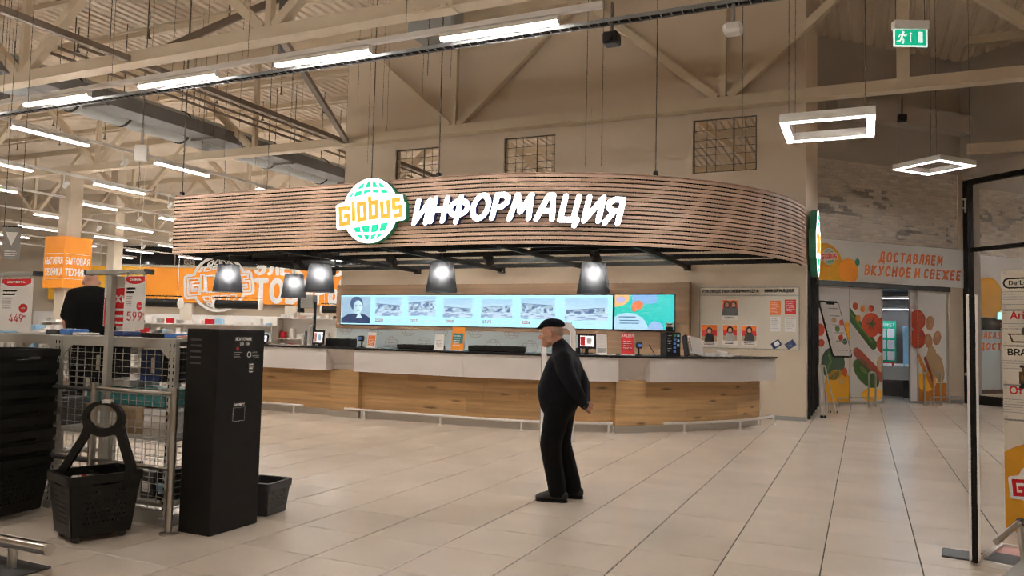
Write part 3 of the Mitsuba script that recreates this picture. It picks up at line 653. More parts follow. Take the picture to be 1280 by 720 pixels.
# --- the long screen: seven sepia drawings on white, and the map screen
SX0, SX1, SZ0, SZ1 = -11.20, -4.56, 1.605, 2.285
def screen_fn(p, n, uv):
    x = (p.x-SX0)/(SX1-SX0); z = (p.z-SZ0)/(SZ1-SZ0)
    out = mi.Color3f(.46, .88, 1.0)
    ink = mi.Color3f(.22, .33, .52)
    W = SX1-SX0
    # picture windows: left, right, bottom, top as fractions
    PIC = [(.002, .125, .04, .95), (.145, .252, .30, .93), (.278, .386, .32, .97), (.415, .525, .28, .90), (.556, .668, .28, .88), (.697, .815, .26, .90), (.846, .985, .24, .92)]
    for k, (a, b, c, d) in enumerate(PIC):
        u, v = (x-a)/(b-a), (z-c)/(d-c)
        ins = (u > 0) & (u < 1) & (v > 0) & (v < 1)
        if k == 0:
            bg = mix(mi.Color3f(.30, .46, .60), mi.Color3f(.40, .58, .74), fbm(u*4, v*4, 1., 2))
            head = dr.square((u-.55)/.17)+dr.square((v-.62)/.27) < 1
            hair = (dr.square((u-.52)/.22)+dr.square((v-.74)/.26) < 1) & ~(dr.square((u-.57)/.15)+dr.square((v-.60)/.26) < 1)
            body = (v < .40-.9*dr.square(u-.52)) & (v < .36)
            coll = (dr.abs(u-.62) < .10*(.42-v)/.2) & (v > .2) & (v < .4)
            c3 = dr.select(body, mi.Color3f(.03, .05, .13), bg); c3 = dr.select(coll, mi.Color3f(.55, .78, .9), c3)
            c3 = dr.select(head, mi.Color3f(.55, .78, .88)*(.8+.35*smoothstep(.4, .75, u)), c3); c3 = dr.select(hair, mi.Color3f(.07, .12, .24), c3)
            eye = (dr.square((u-.50)/.035)+dr.square((v-.66)/.022) < 1) | (dr.square((u-.65)/.03)+dr.square((v-.66)/.022) < 1) | ((dr.abs(u-.59) < .05) & (dr.abs(v-.48) < .012))
            c3 = dr.select(eye & head, mi.Color3f(.15, .2, .32), c3)
        else:
            sky = mix(mi.Color3f(.60, .82, .93), mi.Color3f(.36, .60, .80), v)
            roof = .62+.10*(k % 3-1)+.12*(u-.5)*(1-2*(k % 2))
            bld = (v < roof) & (v > .30) & (u > .04) & (u < .93)
            win = bld & (dr.abs(cell_rand(dr.floor(u*9), dr.floor(v*6), float(k))-.5) > .18)
            road = v < .30
            n1 = fbm(u*14+k*7, v*9, float(k), 3)
            c3 = dr.select(bld, mix(mi.Color3f(.50, .70, .85), mi.Color3f(.13, .22, .40), smoothstep(.45, .62, n1)), sky)
            c3 = dr.select(win, c3*.72, c3)
            c3 = dr.select(road, mix(mi.Color3f(.55, .72, .86), mi.Color3f(.25, .36, .55), smoothstep(.5, .66, fbm(u*6+k, v*14, 2., 3))), c3)
            c3 = dr.select(bld & (dr.abs(v-roof) < .03), ink*.7, c3)
        out = dr.select(ins, c3, out)
    cap = (z > .10) & (z < .20) & (dr.abs(dr.abs(z-.15)-.022) < .010)
    cx = x*7.05-dr.floor(x*7.05)
    cap = cap & (cx > .36) & (cx < .86) & (x > .15)
    out = dr.select(cap, mi.Color3f(.55, .72, .80), out)
    return out*(1.12/2**exposure)
def lit_screen(parent, x0, x1, z0, z1, y, fn):
    v = np.array([(x0, y, z0), (x1, y, z0), (x1, y, z1), (x0, y, z1)]); m = trimesh.Trimesh(v, [[0, 1, 2], [0, 2, 3]], process=False)
    d = mikit.ply(m, 'm_black', uv=np.array([(0, 0), (1, 0), (1, 1), (0, 1.)])); d['emitter'] = {'type': 'area', 'radiance': mikit.proc(fn)}
    part(parent, 'picture', d)
ls = thing('long_screen', 'long bright video screen showing seven old pictures with dates', 'screen')
part(ls, 'casing', bx(SX0-.01, SX1+.01, 14.885, 14.98, SZ0-.012, SZ1+.012), 'm_black')
lit_screen(ls, SX0, SX1, SZ0, SZ1, 14.883, screen_fn)
for k, tx in enumerate(('1828', '1917', '1953', '1995', '2006', '2022')):
    part(ls, 'date', words(tx, .062, True, .001), 'm_text_red', at=fr((SX0+(.163+.1385*k)*(SX1-SX0), 14.8785, SZ0+.075), (1, 0, 0), (0, 0, 1)))
MX0, MX1, MZ0, MZ1 = -4.51, -3.32, 1.605, 2.29
def map_fn(p, n, uv):
    u, v = (p.x-MX0)/(MX1-MX0), (p.z-MZ0)/(MZ1-MZ0)
    w = .06*(fbm(u*6, v*6, 0, 3)-.5)
    sea = mi.Color3f(.02, .62, .50)
    out = sea+mi.Color3f(.0, .03, .12)*u
    land = ((v > .74+.5*(u-.35)*(u-.35)*0-.9*(u-.45)*.0+w*2) & (u > .30) & (u < .72+w)) & (v > .70+.35*dr.abs(u-.52)+w*2)
    out = dr.select(land, mi.Color3f(.25, .50, .85), out)
    org = dr.square((u-.39+w)/.10)+dr.square((v-.70)/.13) < 1; org = org | (dr.square((u-.34)/.045)+dr.square((v-.60+w)/.08) < 1)
    out = dr.select(org, mi.Color3f(.90, .22, .08), out)
    out = dr.select(dr.square((u-.0)/.26)+dr.square((v-.95)/.30) < 1, mi.Color3f(.95, .55, .22), out)
    out = dr.select(dr.square((u-.10)/.075)+dr.square((v-.86)/.09) < 1, mi.Color3f(.55, .50, .80), out)
    out = dr.select(dr.square((u-.23)/.34)+dr.square((v-.0)/.48) < 1, mi.Color3f(.50, .78, .97), out)
    out = dr.select((dr.square((u-.70)/.13)+dr.square((v-.02)/.22) < 1+w*6), mi.Color3f(.35, .55, .88), out)
    tx = (u > .07) & (u < .36) & (dr.abs(v-.36) < .018) | (u > .09) & (u < .42) & ((dr.abs(v-.26) < .015) | (dr.abs(v-.18) < .015))
    out = dr.select(tx, mi.Color3f(.12, .25, .40), out)
    return out*(1/2**exposure)
ms = thing('map_screen', 'smaller screen showing a green and blue map, right of the long screen', 'screen')
part(ms, 'casing', rbx(MX0-.025, MX1+.025, 14.86, 14.98, MZ0-.025, MZ1+.02, .008), 'm_black')
lit_screen(ms, MX0, MX1, MZ0, MZ1, 14.858, map_fn)
# notice board
nb = thing('notice_board', 'cream notice board headed with two titles on the beige wall right of the screens', 'notice board')
NX0, NX1, NZ0, NZ1, NY = -2.86, -1.06, 1.29, 2.44, 15.04
part(nb, 'board', bx(NX0, NX1, NY-.012, 15.06, NZ0, NZ1), 'm_plaster_light')
part(nb, 'frame', cat_([bar((NX0, NY-.01, z), (NX1, NY-.01, z), .02, .014) for z in (NZ0, NZ1, NZ1-.15)]+[bar((x, NY-.01, NZ0), (x, NY-.01, NZ1), .014, .02, (0, 1, 0)) for x in (NX0, NX1)]), 'm_grey')
nf = lambda x, z, y=NY-.013: fr((x, y, z), (1, 0, 0), (0, 0, 1))
def line(text, h, r, gap, w=None):
    g, _ = brush(text, h, r, gap); g = centred(g); return ext(fit(g, w) if w else g, .002)
part(nb, 'title', line('РУКОВОДСТВО ГИПЕРМАРКЕТА', .062, .009, .022, 1.04), 'm_text_black', at=nf(-2.29, 2.365))
part(nb, 'title', line('ИНФОРМАЦИЯ', .062, .009, .022, .52), 'm_text_black', at=nf(-1.41, 2.37))
def poster_photo(x0, x1, z0, z1, cloth, label, group=None, two=False):
    t = thing('portrait_poster', label, 'poster', group); w, h = x1-x0, z1-z0; y = NY-.014; cx = (x0+x1)/2
    part(t, 'sheet', bx(x0, x1, y-.003, y, z0, z1), 'm_paper')
    for k, hh in enumerate((.86, .78, .70)): part(t, 'backdrop_band', bx(x0+.01, x1-.01, y-.005, y-.003, z0+h*(.22+.25*k), z0+h*(.22+.25*(k+1))), ('m_card', 'm_red', 'm_orange_deep')[k])
    for d in ((-.06, .06) if two else (0,)):
        F_ = fr((cx+d, y-.0052, z0+h*.2), (1, 0, 0), (0, 0, 1))
        part(t, 'shoulders', ext(Polygon([(-.09, 0), (.09, 0), (.075, .13), (.03, .17), (-.03, .17), (-.075, .13)]), .001), cloth, at=F_)
        part(t, 'hair', ext(affinity.scale(Point(0, .21).buffer(.055), 1, 1.25), .001), 'm_black', at=F_@tr(0, 0, .001)); part(t, 'face', ext(affinity.scale(Point(0, .2).buffer(.036), 1, 1.2), .001), 'm_skin', at=F_@tr(0, 0, .002))
    part(t, 'caption', scribble(w*.7, 2, .025, .01, int(cx*100)), 'm_text_brown', at=nf(cx, z0+h*.14, y-.003))
poster_photo(-2.44, -2.14, 1.83, 2.21, 'm_dark_grey', 'red framed portrait poster at the top of the notice board, under the title', two=True)
poster_photo(-2.83, -2.52, 1.32, 1.735, 'm_black', 'red portrait poster at the lower left of the notice board, half behind the white binder')
poster_photo(-2.43, -2.15, 1.35, 1.735, 'm_grey', 'red portrait poster in the middle of the lower row of three')
poster_photo(-2.08, -1.80, 1.35, 1.73, 'm_dark_grey', 'red portrait poster at the right of the lower row of three')
for (x0, x1, z0, z1, m, l) in ((-1.575, -1.38, 1.93, 2.19, 'm_orange_deep', 'orange leaflet at the upper left of the leaflet holders'), (-1.31, -1.115, 1.94, 2.21, 'm_red', 'red leaflet at the upper right of the leaflet holders'), (-1.575, -1.38, 1.62, 1.89, 'm_paper', 'white printed sheet below the orange leaflet'), (-1.31, -1.115, 1.62, 1.89, 'm_paper', 'white printed sheet below the red leaflet')):
    t = thing('leaflet', l, 'leaflet'); part(t, 'sheet', bx(x0, x1, NY-.018, NY-.014, z0, z1), m)
    part(t, 'print', scribble((x1-x0)*.8, 6, .035, .008, int(x0*97)), 'm_text_white' if m != 'm_paper' else 'm_text_grey', at=nf((x0+x1)/2, z1-.03, NY-.0185))
    part(t, 'clear_holder', bx(x0-.015, x1+.015, NY-.024, NY-.023, z0-.02, z1+.01), 'm_pane')
for (x, l) in ((-1.46, 'tilted navy leaflet with a white field at the lower left corner of the leaflets'), (-1.21, 'tilted plain navy leaflet at the lower right corner of the leaflets')):
    t = thing('navy_leaflet', l, 'leaflet'); A = nf(x, 1.385, NY-.015)@np.array([[.82, -.57, 0, 0], [.57, .82, 0, 0], [0, 0, 1, 0], [0, 0, 0, 1.]])
    part(t, 'sheet', ext(sbox(-.085, -.06, .085, .06), .003), 'm_navy', at=A); part(t, 'print', ext(sbox(-.03, -.035, .06, .04), .001) if x < -1.3 else scribble(.12, 4, .02, .006, 5), 'm_text_white' if x < -1.3 else 'm_text_grey', at=A@tr(0, 0 if x < -1.3 else .03, .003))
# ================================================================== THINGS ON THE COUNTER
WT = 1.178
def cpos(x, off=.0):
    """A frame on the worktop over the counter line at x: mesh x along the counter, y inwards, z up."""
    s_ = s_at(x) if x < CX else s_ang(math.asin((x-CX)/RW)); p, t_, n = cpath(s_, RW+off); m = np.eye(4); m[:3, 0] = t_; m[:3, 1] = -n; m[:3, 3] = [p[0], p[1], WT]; return m
def card_stand(x, off, w, h, col, label, seed, band=None, title=None):
    t = thing('sign_holder', label, 'sign holder', at=cpos(x, off))
    lean = np.eye(4); c_, s_ = math.cos(.12), math.sin(.12); lean[:3, :3] = [[1, 0, 0], [0, -s_, -c_], [0, c_, -s_]]; lean = fr((0, 0, .012), (1, 0, 0), (0, s_, c_))
    part(t, 'sheet', ext(rrect(w, h, .006), .004), col, at=lean@tr(0, h/2, 0)); part(t, 'foot', bx(-w/2, w/2, -.03, .05, 0, .012), 'm_white')
    if band: part(t, 'print_field', ext(sbox(-w*.40, h*band[1], w*.40, h*band[2]), .001), band[0], at=lean@tr(0, 0, .004))
    if title: part(t, 'title', words(title, h*.13, True), 'm_text_white', at=lean@tr(0, h*.82, .0045))
    part(t, 'print', scribble(w*.7, 5, h*.10, h*.03, seed), 'm_text_white' if col in ('m_red',) or band else 'm_text_grey', at=lean@tr(0, h*.62, .0055))
card_stand(-7.55, -.28, .17, .25, 'm_paper', 'small white sign holder with an orange field at the left part of the counter', 3, ('m_orange_deep', .12, .78))
card_stand(-6.22, -.25, .17, .24, 'm_paper', 'plain white leaflet holder on the counter, left of the taller orange one', 4)
card_stand(-5.90, -.28, .23, .37, 'm_orange', 'tall orange and teal leaflet holder on the counter below the long screen', 5, ('m_teal', .28, .72))
card_stand(-3.50, -.40, .17, .30, 'm_paper', 'white sign holder beside the framed tablet on the counter', 6, ('m_text_grey', .05, .30))
card_stand(-3.14, -.30, .21, .33, 'm_red', 'red sign holder with white print below the map screen', 7, None, 'АКЦИЯ')
def tablet(x, off, w, h, z, label, col1, col2):
    t = thing('tablet_stand', label, 'tablet', at=cpos(x, off)); A = fr((0, 0, z), (1, 0, 0), (0, .1, 1))
    part(t, 'case', ext(rrect(w, h, .012), .02), 'm_black', at=A); part(t, 'display', ext(sbox(-w*.40, -h*.36, w*.40, h*.36), .002), 'm_white', at=A@tr(0, 0, .02), emit=glow(.75, .62, .66))
    part(t, 'picture_field', ext(sbox(-w*.38, -h*.3, -w*.12, h*.3), .001), col1, at=A@tr(0, 0, .022)); part(t, 'picture_field', ext(rrect(w*.25, h*.4, .01), .001), col2, at=A@tr(w*.12, 0, .022))
    part(t, 'foot', bx(-.1, .1, -.04, .09, 0, .015), 'm_black'); part(t, 'stem', bar((0, .03, .01), (0, .03, z), .05, .03, (0, 1, 0)), 'm_black')
tablet(-3.72, -.45, .28, .23, .20, 'black framed tablet with a red and white display, right of the man', 'm_red', 'm_white')
tablet(-8.62, -.25, .24, .25, .15, 'black framed tablet on the counter in front of the packaging racks', 'm_pink', 'm_lightblue')
tablet(-9.86, -.25, .24, .15, .10, 'small tablet with a blue display at the left end of the counter', 'm_blue', 'm_lightblue')
def scanner(x, off, label):
    t = thing('barcode_scanner', label, 'scanner', at=cpos(x, off)); part(t, 'foot', lathe([(0, 0), (.05, 0), (.05, .012), (.02, .02), (0, .02)], 16), 'm_black')
    part(t, 'neck', tube((0, 0, .01), (0, .02, .12), .014, 8), 'm_black'); part(t, 'head', rbx(-.045, .045, -.05, .03, .11, .2, .015), 'm_black_plastic'); part(t, 'window', bx(-.03, .03, -.053, -.05, .13, .18), 'm_blue')
scanner(-7.76, -.30, 'black hand scanner on a stand left of the white and orange sign holder')
scanner(-2.985, -.30, 'black scanner with a blue window between the red sign and the dark display box')
def kiosk():
    t = thing('display_box', 'black display box with small blue pictograms at the right part of the counter', 'display box', at=cpos(-2.53, -.30))
    part(t, 'box', rbx(-.13, .13, -.06, .12, 0, .37, .006), 'm_black'); part(t, 'header', bx(-.10, .03, .0, .01, .385, .45), 'm_black'); part(t, 'price_label', bx(-.11, .035, -.01, .0, .32+.13, .325+.19), 'm_white')
    part(t, 'label_print', scribble(.1, 2, .03, .015, 3), 'm_text_black', at=fr((-.038, -.0105, .50), (1, 0, 0), (0, 0, 1)))
    for k in range(5): part(t, 'pictogram', rbx(.0+.0, .045, -.064, -.06, .30-.062*k, .335-.062*k, .001), 'm_blue' if k else 'm_green')
    for k in range(3): part(t, 'pictogram', rbx(.065, .105, -.064, -.06, .30-.075*k, .335-.075*k, .001), 'm_lightblue')
    part(t, 'print', scribble(.08, 7, .04, .008, 8), 'm_text_grey', at=fr((-.07, -.0615, .32), (1, 0, 0), (0, 0, 1)))
kiosk()
t = thing('ring_binder', 'white ring binder leaning in a dark display rack near the right end of the counter', 'binder', at=cpos(-2.18, -.30)@tr(0, 0, 0, .15))
A = fr((0, .0, .02), (1, 0, -.16), (.16, .35, 1)); part(t, 'rack', bar((-.16, .06, 0), (-.12, .16, .32), .03, .12), 'm_black'); part(t, 'rack', bar((.10, .06, 0), (.12, .14, .18), .03, .12), 'm_black')
part(t, 'cover', ext(sbox(-.16, 0, .14, .29), .03), 'm_white', at=A); part(t, 'page', ext(sbox(-.14, .02, .13, .28), .002), 'm_paper', at=A@tr(0, 0, .031))
for k in range(9): part(t, 'ring', tube((0, 0, 0), (0, 0, .045), .008, 6), 'm_black', at=A@tr(-.155, .03+.028*k, -.005))
t = thing('desk_phone', 'white desk telephone lying at the right end of the counter', 'telephone', at=cpos(-1.83, -.25))
part(t, 'body', trimesh.convex.convex_hull(np.array([(-.1, -.1, 0), (.1, -.1, 0), (.1, .1, 0), (-.1, .1, 0), (-.1, -.1, .025), (.1, -.1, .025), (.1, .1, .07), (-.1, .1, .07)])), 'm_white')
part(t, 'handset', cat_([bar((-.07, -.09, .05), (-.07, .09, .085), .045, .03), ball((-.07, -.08, .055), .03, 1), ball((-.07, .08, .09), .03, 1)]), 'm_white'); part(t, 'keypad', bx(.0, .08, -.05, .04, .045, .055), 'm_grey')
solo('paper_stack', 'small stack of white paper between the binder and the telephone', 'paper', cat_([bx(-.07, .07, -.1, .1, .004*k, .004*k+.003) for k in range(14)]), 'm_paper', at=cpos(-2.0, -.25)@tr(0, 0, 0, .2))
solo('white_leaflet', 'white leaflet lying flat on the counter right of the framed tablet', 'leaflet', bx(-.12, .12, -.06, .06, 0, .01), 'm_white', at=cpos(-3.45, -.22))
solo('pen', 'slim dark pen standing aslant right of the small scanner', 'pen', tube((0, 0, 0), (-.10, .02, .16), .006, 6), 'm_black', at=cpos(-2.75, -.3))
for (x, w, h, dy, l) in ((-8.35, .5, .14, -.4, 'low black desk printer left of the hand scanner'), (-6.75, .8, .07, -.45, 'flat black keyboard tray left of the plain leaflet holder'), (-5.3, .9, .09, -.45, 'flat black desk unit behind the walking man'), (-4.05, .45, .09, -.5, 'flat black desk unit right of the walking man')):
    t = thing('desk_unit', l, 'desk equipment', at=cpos(x, dy)); part(t, 'body', rbx(-w/2, w/2, 0, .25, 0, h, .01), 'm_black_plastic'); part(t, 'top_slot', bx(-w*.4, w*.4, .06, .1, h, h+.006), 'm_dark_grey')
t = thing('cash_desk_pole', 'dark metal bracket with grey signal box at the left edge of the wall panel', 'bracket', at=tr(-11.55, 14.2, 0))
part(t, 'post', bx(.1, .14, 0, .05, 0, 2.1), 'm_black'); part(t, 'box', rbx(-.25, .1, -.05, .12, 1.95, 2.25, .01), 'm_grey'); part(t, 'arm', bx(-.33, -.25, -.05, .1, 1.85, 2.4), 'm_black'); part(t, 'shelf', bx(-.25, .12, -.05, .12, 1.78, 1.84), 'm_white')
for k in range(3): part(t, 'device', rbx(-.18+.08*k, -.11+.08*k, -.05, .1, 1.1, 1.3+.13*k, .01), 'm_dark_grey' if k % 2 else 'm_grey')

# ================================================================== ANTI-THEFT GATE BEHIND THE MAN
def pedestal(p, q, h, label):
    t = thing('security_gate', label, 'security gate'); p, q = np.array([*p, 0.]), np.array([*q, 0.]); L = np.linalg.norm(q-p); A = fr(p, q-p, (0, 0, 1))
    g = rrect(L, h, .13); g = affinity.translate(g, L/2, h/2).union(sbox(0, 0, L, h*.5)); hole = affinity.translate(rrect(L-.13, h-.5, .08), L/2, h/2+.18)
    part(t, 'frame', ext(g.difference(hole), .045), 'm_white', at=A@tr(0, 0, -.022)); part(t, 'edge_strip', ext(g.buffer(.006).difference(g), .02), 'm_grey', at=A@tr(0, 0, -.01))
    part(t, 'base_cover', rbx(0, L, 0, .32, -.05, .05, .01), 'm_white_gloss', at=A)
pedestal((-4.03, 9.88), (-3.65, 10.17), 1.63, 'white anti-theft gate standing behind the walking man')

# ================================================================== PEOPLE
def sph(p, r, n=20): return m3.Manifold.sphere(r, n).translate([float(a) for a in p])
def bone(a, b): return m3.Manifold.batch_hull([sph(*a), sph(*b)])
def chain(*js): return [bone(a, b) for a, b in zip(js, js[1:])]
def blob(*js): return m3.Manifold.batch_hull([sph(*j) for j in js])
def sculpt(parts, edge=.02, it=12):
    m = m3.Manifold.batch_boolean(parts, m3.OpType.Add).refine_to_length(edge).to_mesh()
    t = trimesh.Trimesh(m.vert_properties[:, :3], m.tri_verts); t.merge_vertices(); trimesh.smoothing.filter_taubin(t, .5, -.53, iterations=it); return t
def ellm(c, r, n=28): return m3.Manifold.sphere(1, n).scale([float(a) for a in r]).translate([float(a) for a in c])
def head_solids(c, tilt=0.):
    """Skull, jaw, nose, ears, brow; +x is forward. c: the centre of the head (eye height)."""
    M = lambda x, y, z: np.array(c)+np.array([x*math.cos(tilt)+z*math.sin(tilt), y, -x*math.sin(tilt)+z*math.cos(tilt)])
    ps = [ellm(M(-.008, 0, .028), (.098, .077, .092)), blob((M(.045, 0, -.03), .058), (M(.058, 0, -.085), .034), (M(-.02, 0, -.03), .062), (M(.03, .028, -.07), .03), (M(.03, -.028, -.07), .03))]
    ps += [blob((M(.096, 0, .012), .009), (M(.122, 0, -.026), .013), (M(.098, .012, -.03), .010), (M(.098, -.012, -.03), .010)), blob((M(.082, .03, .022), .012), (M(.09, 0, .018), .012), (M(.082, -.03, .022), .012))]
    ps += [blob((M(.09, .018, -.055), .009), (M(.094, 0, -.053), .011), (M(.09, -.018, -.055), .009)), blob((M(.088, .014, -.069), .008), (M(.092, 0, -.070), .010), (M(.088, -.014, -.069), .008)), ellm(M(.078, 0, -.098), (.022, .022, .018))]
    for s_ in (-1, 1): ps += [blob((M(-.008, s_*.078, .016), .014), (M(-.014, s_*.086, -.002), .012), (M(-.006, s_*.079, -.030), .010)), ellm(M(.066, s_*.045, -.03), (.022, .022, .022))]
    return ps, M
def hand_solids(w, d, up_, curl=.9, side=1, sc_=1.):
    """Palm, four fingers and a thumb from the wrist w along d; up_ is the back of the hand."""
    w, d, up_ = np.array(w, float), np.array(d, float), np.array(up_, float); d /= np.linalg.norm(d); up_ -= d*(up_@d); up_ /= np.linalg.norm(up_); s_ = np.cross(d, up_)*side
    P = lambda a, b, c: w+sc_*(a*d+b*s_+c*up_)
    ps = [blob((P(.01, .022, 0), .016), (P(.01, -.022, 0), .016), (P(.085, .032, 0), .013), (P(.085, -.032, 0), .012))]
    for k, (b, L) in enumerate(((.032, .070), (.011, .079), (-.011, .073), (-.031, .057))):
        p0, ang = P(.085, b, .002), 0.; js = [(p0, .0100)]
        for q, f in enumerate((.45, .32, .23)):
            ang += curl*(.75 if q == 0 else 1.); p0 = p0+sc_*L*f*(d*math.cos(ang)-up_*math.sin(ang)); js.append((p0, .0094-.0008*q))
        ps += chain(*js)
    ps += chain((P(.02, .028, -.004), .014), (P(.052, .050, -.016), .0115), (P(.078, .050, -.034), .010), (P(.096, .040, -.046), .009))
    return ps
def person_frame(o, fwd):
    f = np.array([*fwd, 0.]); f /= np.linalg.norm(f); m = np.eye(4); m[:3, 0] = f; m[:3, 1] = np.cross([0, 0, 1.], f); m[:3, 3] = o; return m
# --- the walking man: local x forward, y to his left (towards the camera), z up
man = thing('person', 'elderly man in dark jacket and flat cap walking left, hands clasped behind his back', 'person', at=person_frame((-2.50, 6.56, 0), (-.985, -.17)))
hd, M = head_solids((.075, 0, 1.475), .10)
LHW, RHW = (-.235, .085, .865), (-.225, -.075, .835)
body = hd+chain(((-.035, 0, 1.31), .07), ((.02, 0, 1.40), .056), ((.035, 0, 1.44), .058))
body += [blob(((-.02, .06, .90), .085), ((-.02, -.06, .90), .085), ((.03, 0, 1.02), .11)), blob(((.03, 0, 1.02), .12), ((-.04, .08, 1.2), .10), ((-.04, -.08, 1.2), .10)), blob(((-.05, .12, 1.27), .06), ((-.05, -.12, 1.27), .06), ((-.035, 0, 1.31), .06))]
for sd, HW in ((1, LHW), (-1, RHW)):
    body += chain(((-.06, sd*.17, 1.265), .055), ((-.16, sd*.245, 1.03), .042), (HW, .028))
body += chain(((-.02, .08, .84), .075), ((.06, .10, .47), .06), ((-.02, .10, .09), .04), ((.06, .11, .045), .034)) + chain(((-.03, -.08, .84), .075), ((-.02, -.095, .47), .06), ((-.125, -.095, .10), .04), ((-.05, -.10, .045), .034))
body += hand_solids(LHW, (-.62, -.62, -.42), (-.55, .35, .35), .75, -1)+hand_solids(RHW, (-.70, .66, -.18), (-.5, -.5, -.5), .55, 1)
part(man, 'body', sculpt(body, .0085, 6), 'm_skin', smooth=True)
jk = [blob(((.055, .05, .955), .135), ((.055, -.05, .955), .135), ((-.07, .06, .96), .12), ((-.07, -.06, .96), .12), ((.045, .055, .84), .115), ((.045, -.055, .84), .115), ((-.06, .06, .86), .115), ((-.06, -.06, .86), .115)),
      blob(((.055, .05, .97), .135), ((.055, -.05, .97), .135), ((-.07, .06, .97), .12), ((-.07, -.06, .97), .12), ((.005, .075, 1.19), .105), ((.005, -.075, 1.19), .105), ((-.085, .09, 1.20), .10), ((-.085, -.09, 1.20), .10)),
      blob(((-.085, .09, 1.20), .10), ((-.085, -.09, 1.20), .10), ((.005, .07, 1.19), .10), ((.005, -.07, 1.19), .10), ((-.06, .145, 1.265), .075), ((-.06, -.145, 1.265), .075), ((-.03, .0, 1.335), .075))]
jk += chain(((-.03, 0, 1.32), .085), ((.008, 0, 1.385), .070))
for sd, HW in ((1, LHW), (-1, RHW)):
    HWv = np.array(HW); el = np.array((-.17, sd*.245, 1.03)); cu = HWv+(el-HWv)*.10
    jk += chain(((-.06, sd*.165, 1.262), .085), ((-.10, sd*.215, 1.15), .082), (el, .070), (el+(cu-el)*.5, .062), (cu, .052))
    jk += [blob((cu, .052), (cu+(HWv-cu)*.4, .045))]
part(man, 'jacket', sculpt(jk, .016, 10), 'm_jacket', smooth=True)
tr_ = [blob(((.0, .07, .86), .115), ((.0, -.07, .86), .115), ((-.05, .07, .86), .12), ((-.05, -.07, .86), .12), ((-.01, .075, .76), .10), ((-.02, -.075, .76), .10))]
tr_ += chain(((-.01, .085, .80), .12), ((.05, .09, .50), .098), ((.04, .095, .42), .092), ((-.02, .10, .12), .082), ((-.02, .10, .085), .08))+chain(((-.02, -.08, .80), .12), ((.0, -.085, .50), .098), ((-.03, -.085, .42), .092), ((-.12, -.09, .12), .082), ((-.12, -.09, .085), .08))
tr_m = m3.Manifold.batch_boolean(tr_, m3.OpType.Add)^m3.Manifold.cube([2., 2., 2.], True).translate([0, 0, 1.04])
tm = tr_m.refine_to_length(.018).to_mesh(); tm = trimesh.Trimesh(tm.vert_properties[:, :3], tm.tri_verts); tm.merge_vertices(); trimesh.smoothing.filter_taubin(tm, .5, -.53, iterations=6)
part(man, 'trousers', tm, 'm_trouser', smooth=True)
for (ax, ay, az) in ((-.02, .105, 0), (-.125, -.10, 0)):
    up2 = m3.Manifold.batch_hull([ellm((ax-.055, ay, .055), (.045, .038, .05)), ellm((ax+.03, ay, .06), (.06, .042, .05)), ellm((ax+.14, ay, .036), (.055, .045, .030))])^m3.Manifold.cube([2., 2., 2.], True).translate([0, 0, 1.012])
    sole = m3.Manifold.batch_hull([m3.Manifold.cylinder(.016, .042, .042, 20).translate([ax-.055, ay, 0]), m3.Manifold.cylinder(.016, .05, .05, 20).translate([ax+.10, ay, 0]), m3.Manifold.cylinder(.016, .042, .042, 20).translate([ax+.15, ay, 0])])
    sh = part(man, 'shoe', up2, 'm_shoe', smooth=40); part(sh, 'sole', sole, 'm_black')
# cap: crown sloping to a short peak
cap = [m3.Manifold.batch_hull([ellm(M(-.022, 0, .082), (.110, .092, .030)), ellm(M(-.02, 0, .105), (.100, .085, .036)), ellm(M(.07, 0, .078), (.045, .068, .018))])-ellm(M(-.008, 0, .028), (.096, .075, .092))]
cap_b = m3.Manifold.batch_boolean(cap, m3.OpType.Add).refine_to_length(.014).to_mesh(); cap_t = trimesh.Trimesh(cap_b.vert_properties[:, :3], cap_b.tri_verts); cap_t.merge_vertices(); trimesh.smoothing.filter_taubin(cap_t, .5, -.53, iterations=5)
cp = part(man, 'cap', cap_t, 'm_cap', smooth=True)
part(cp, 'peak', m3.Manifold.batch_hull([ellm(M(.08, 0, .072), (.035, .07, .009)), ellm(M(.125, 0, .058), (.025, .048, .006))]), 'm_cap', smooth=True)
part(man, 'hair', (m3.Manifold.batch_boolean([ellm(M(-.010, 0, .022), (.1005, .0795, .080))], m3.OpType.Add)^m3.Manifold.sphere(1, 24).scale([.075, .12, .055]).translate([float(a) for a in M(-.088, 0, .028)])), 'm_hair', smooth=True)
for s_ in (-1, 1): part(man, 'eye', ball(M(.084, s_*.031, .006), .0105, 2), 'm_white_gloss', smooth=True)
part(man, 'watch_strap', lathe([(.036, -.014), (.041, -.014), (.041, .014), (.036, .014), (.036, -.014)], 20), 'm_black', at=fr(np.array(LHW)+np.array([-.012, -.012, -.008]), (.62, -.6, 0), (-.2, -.2, .9)))
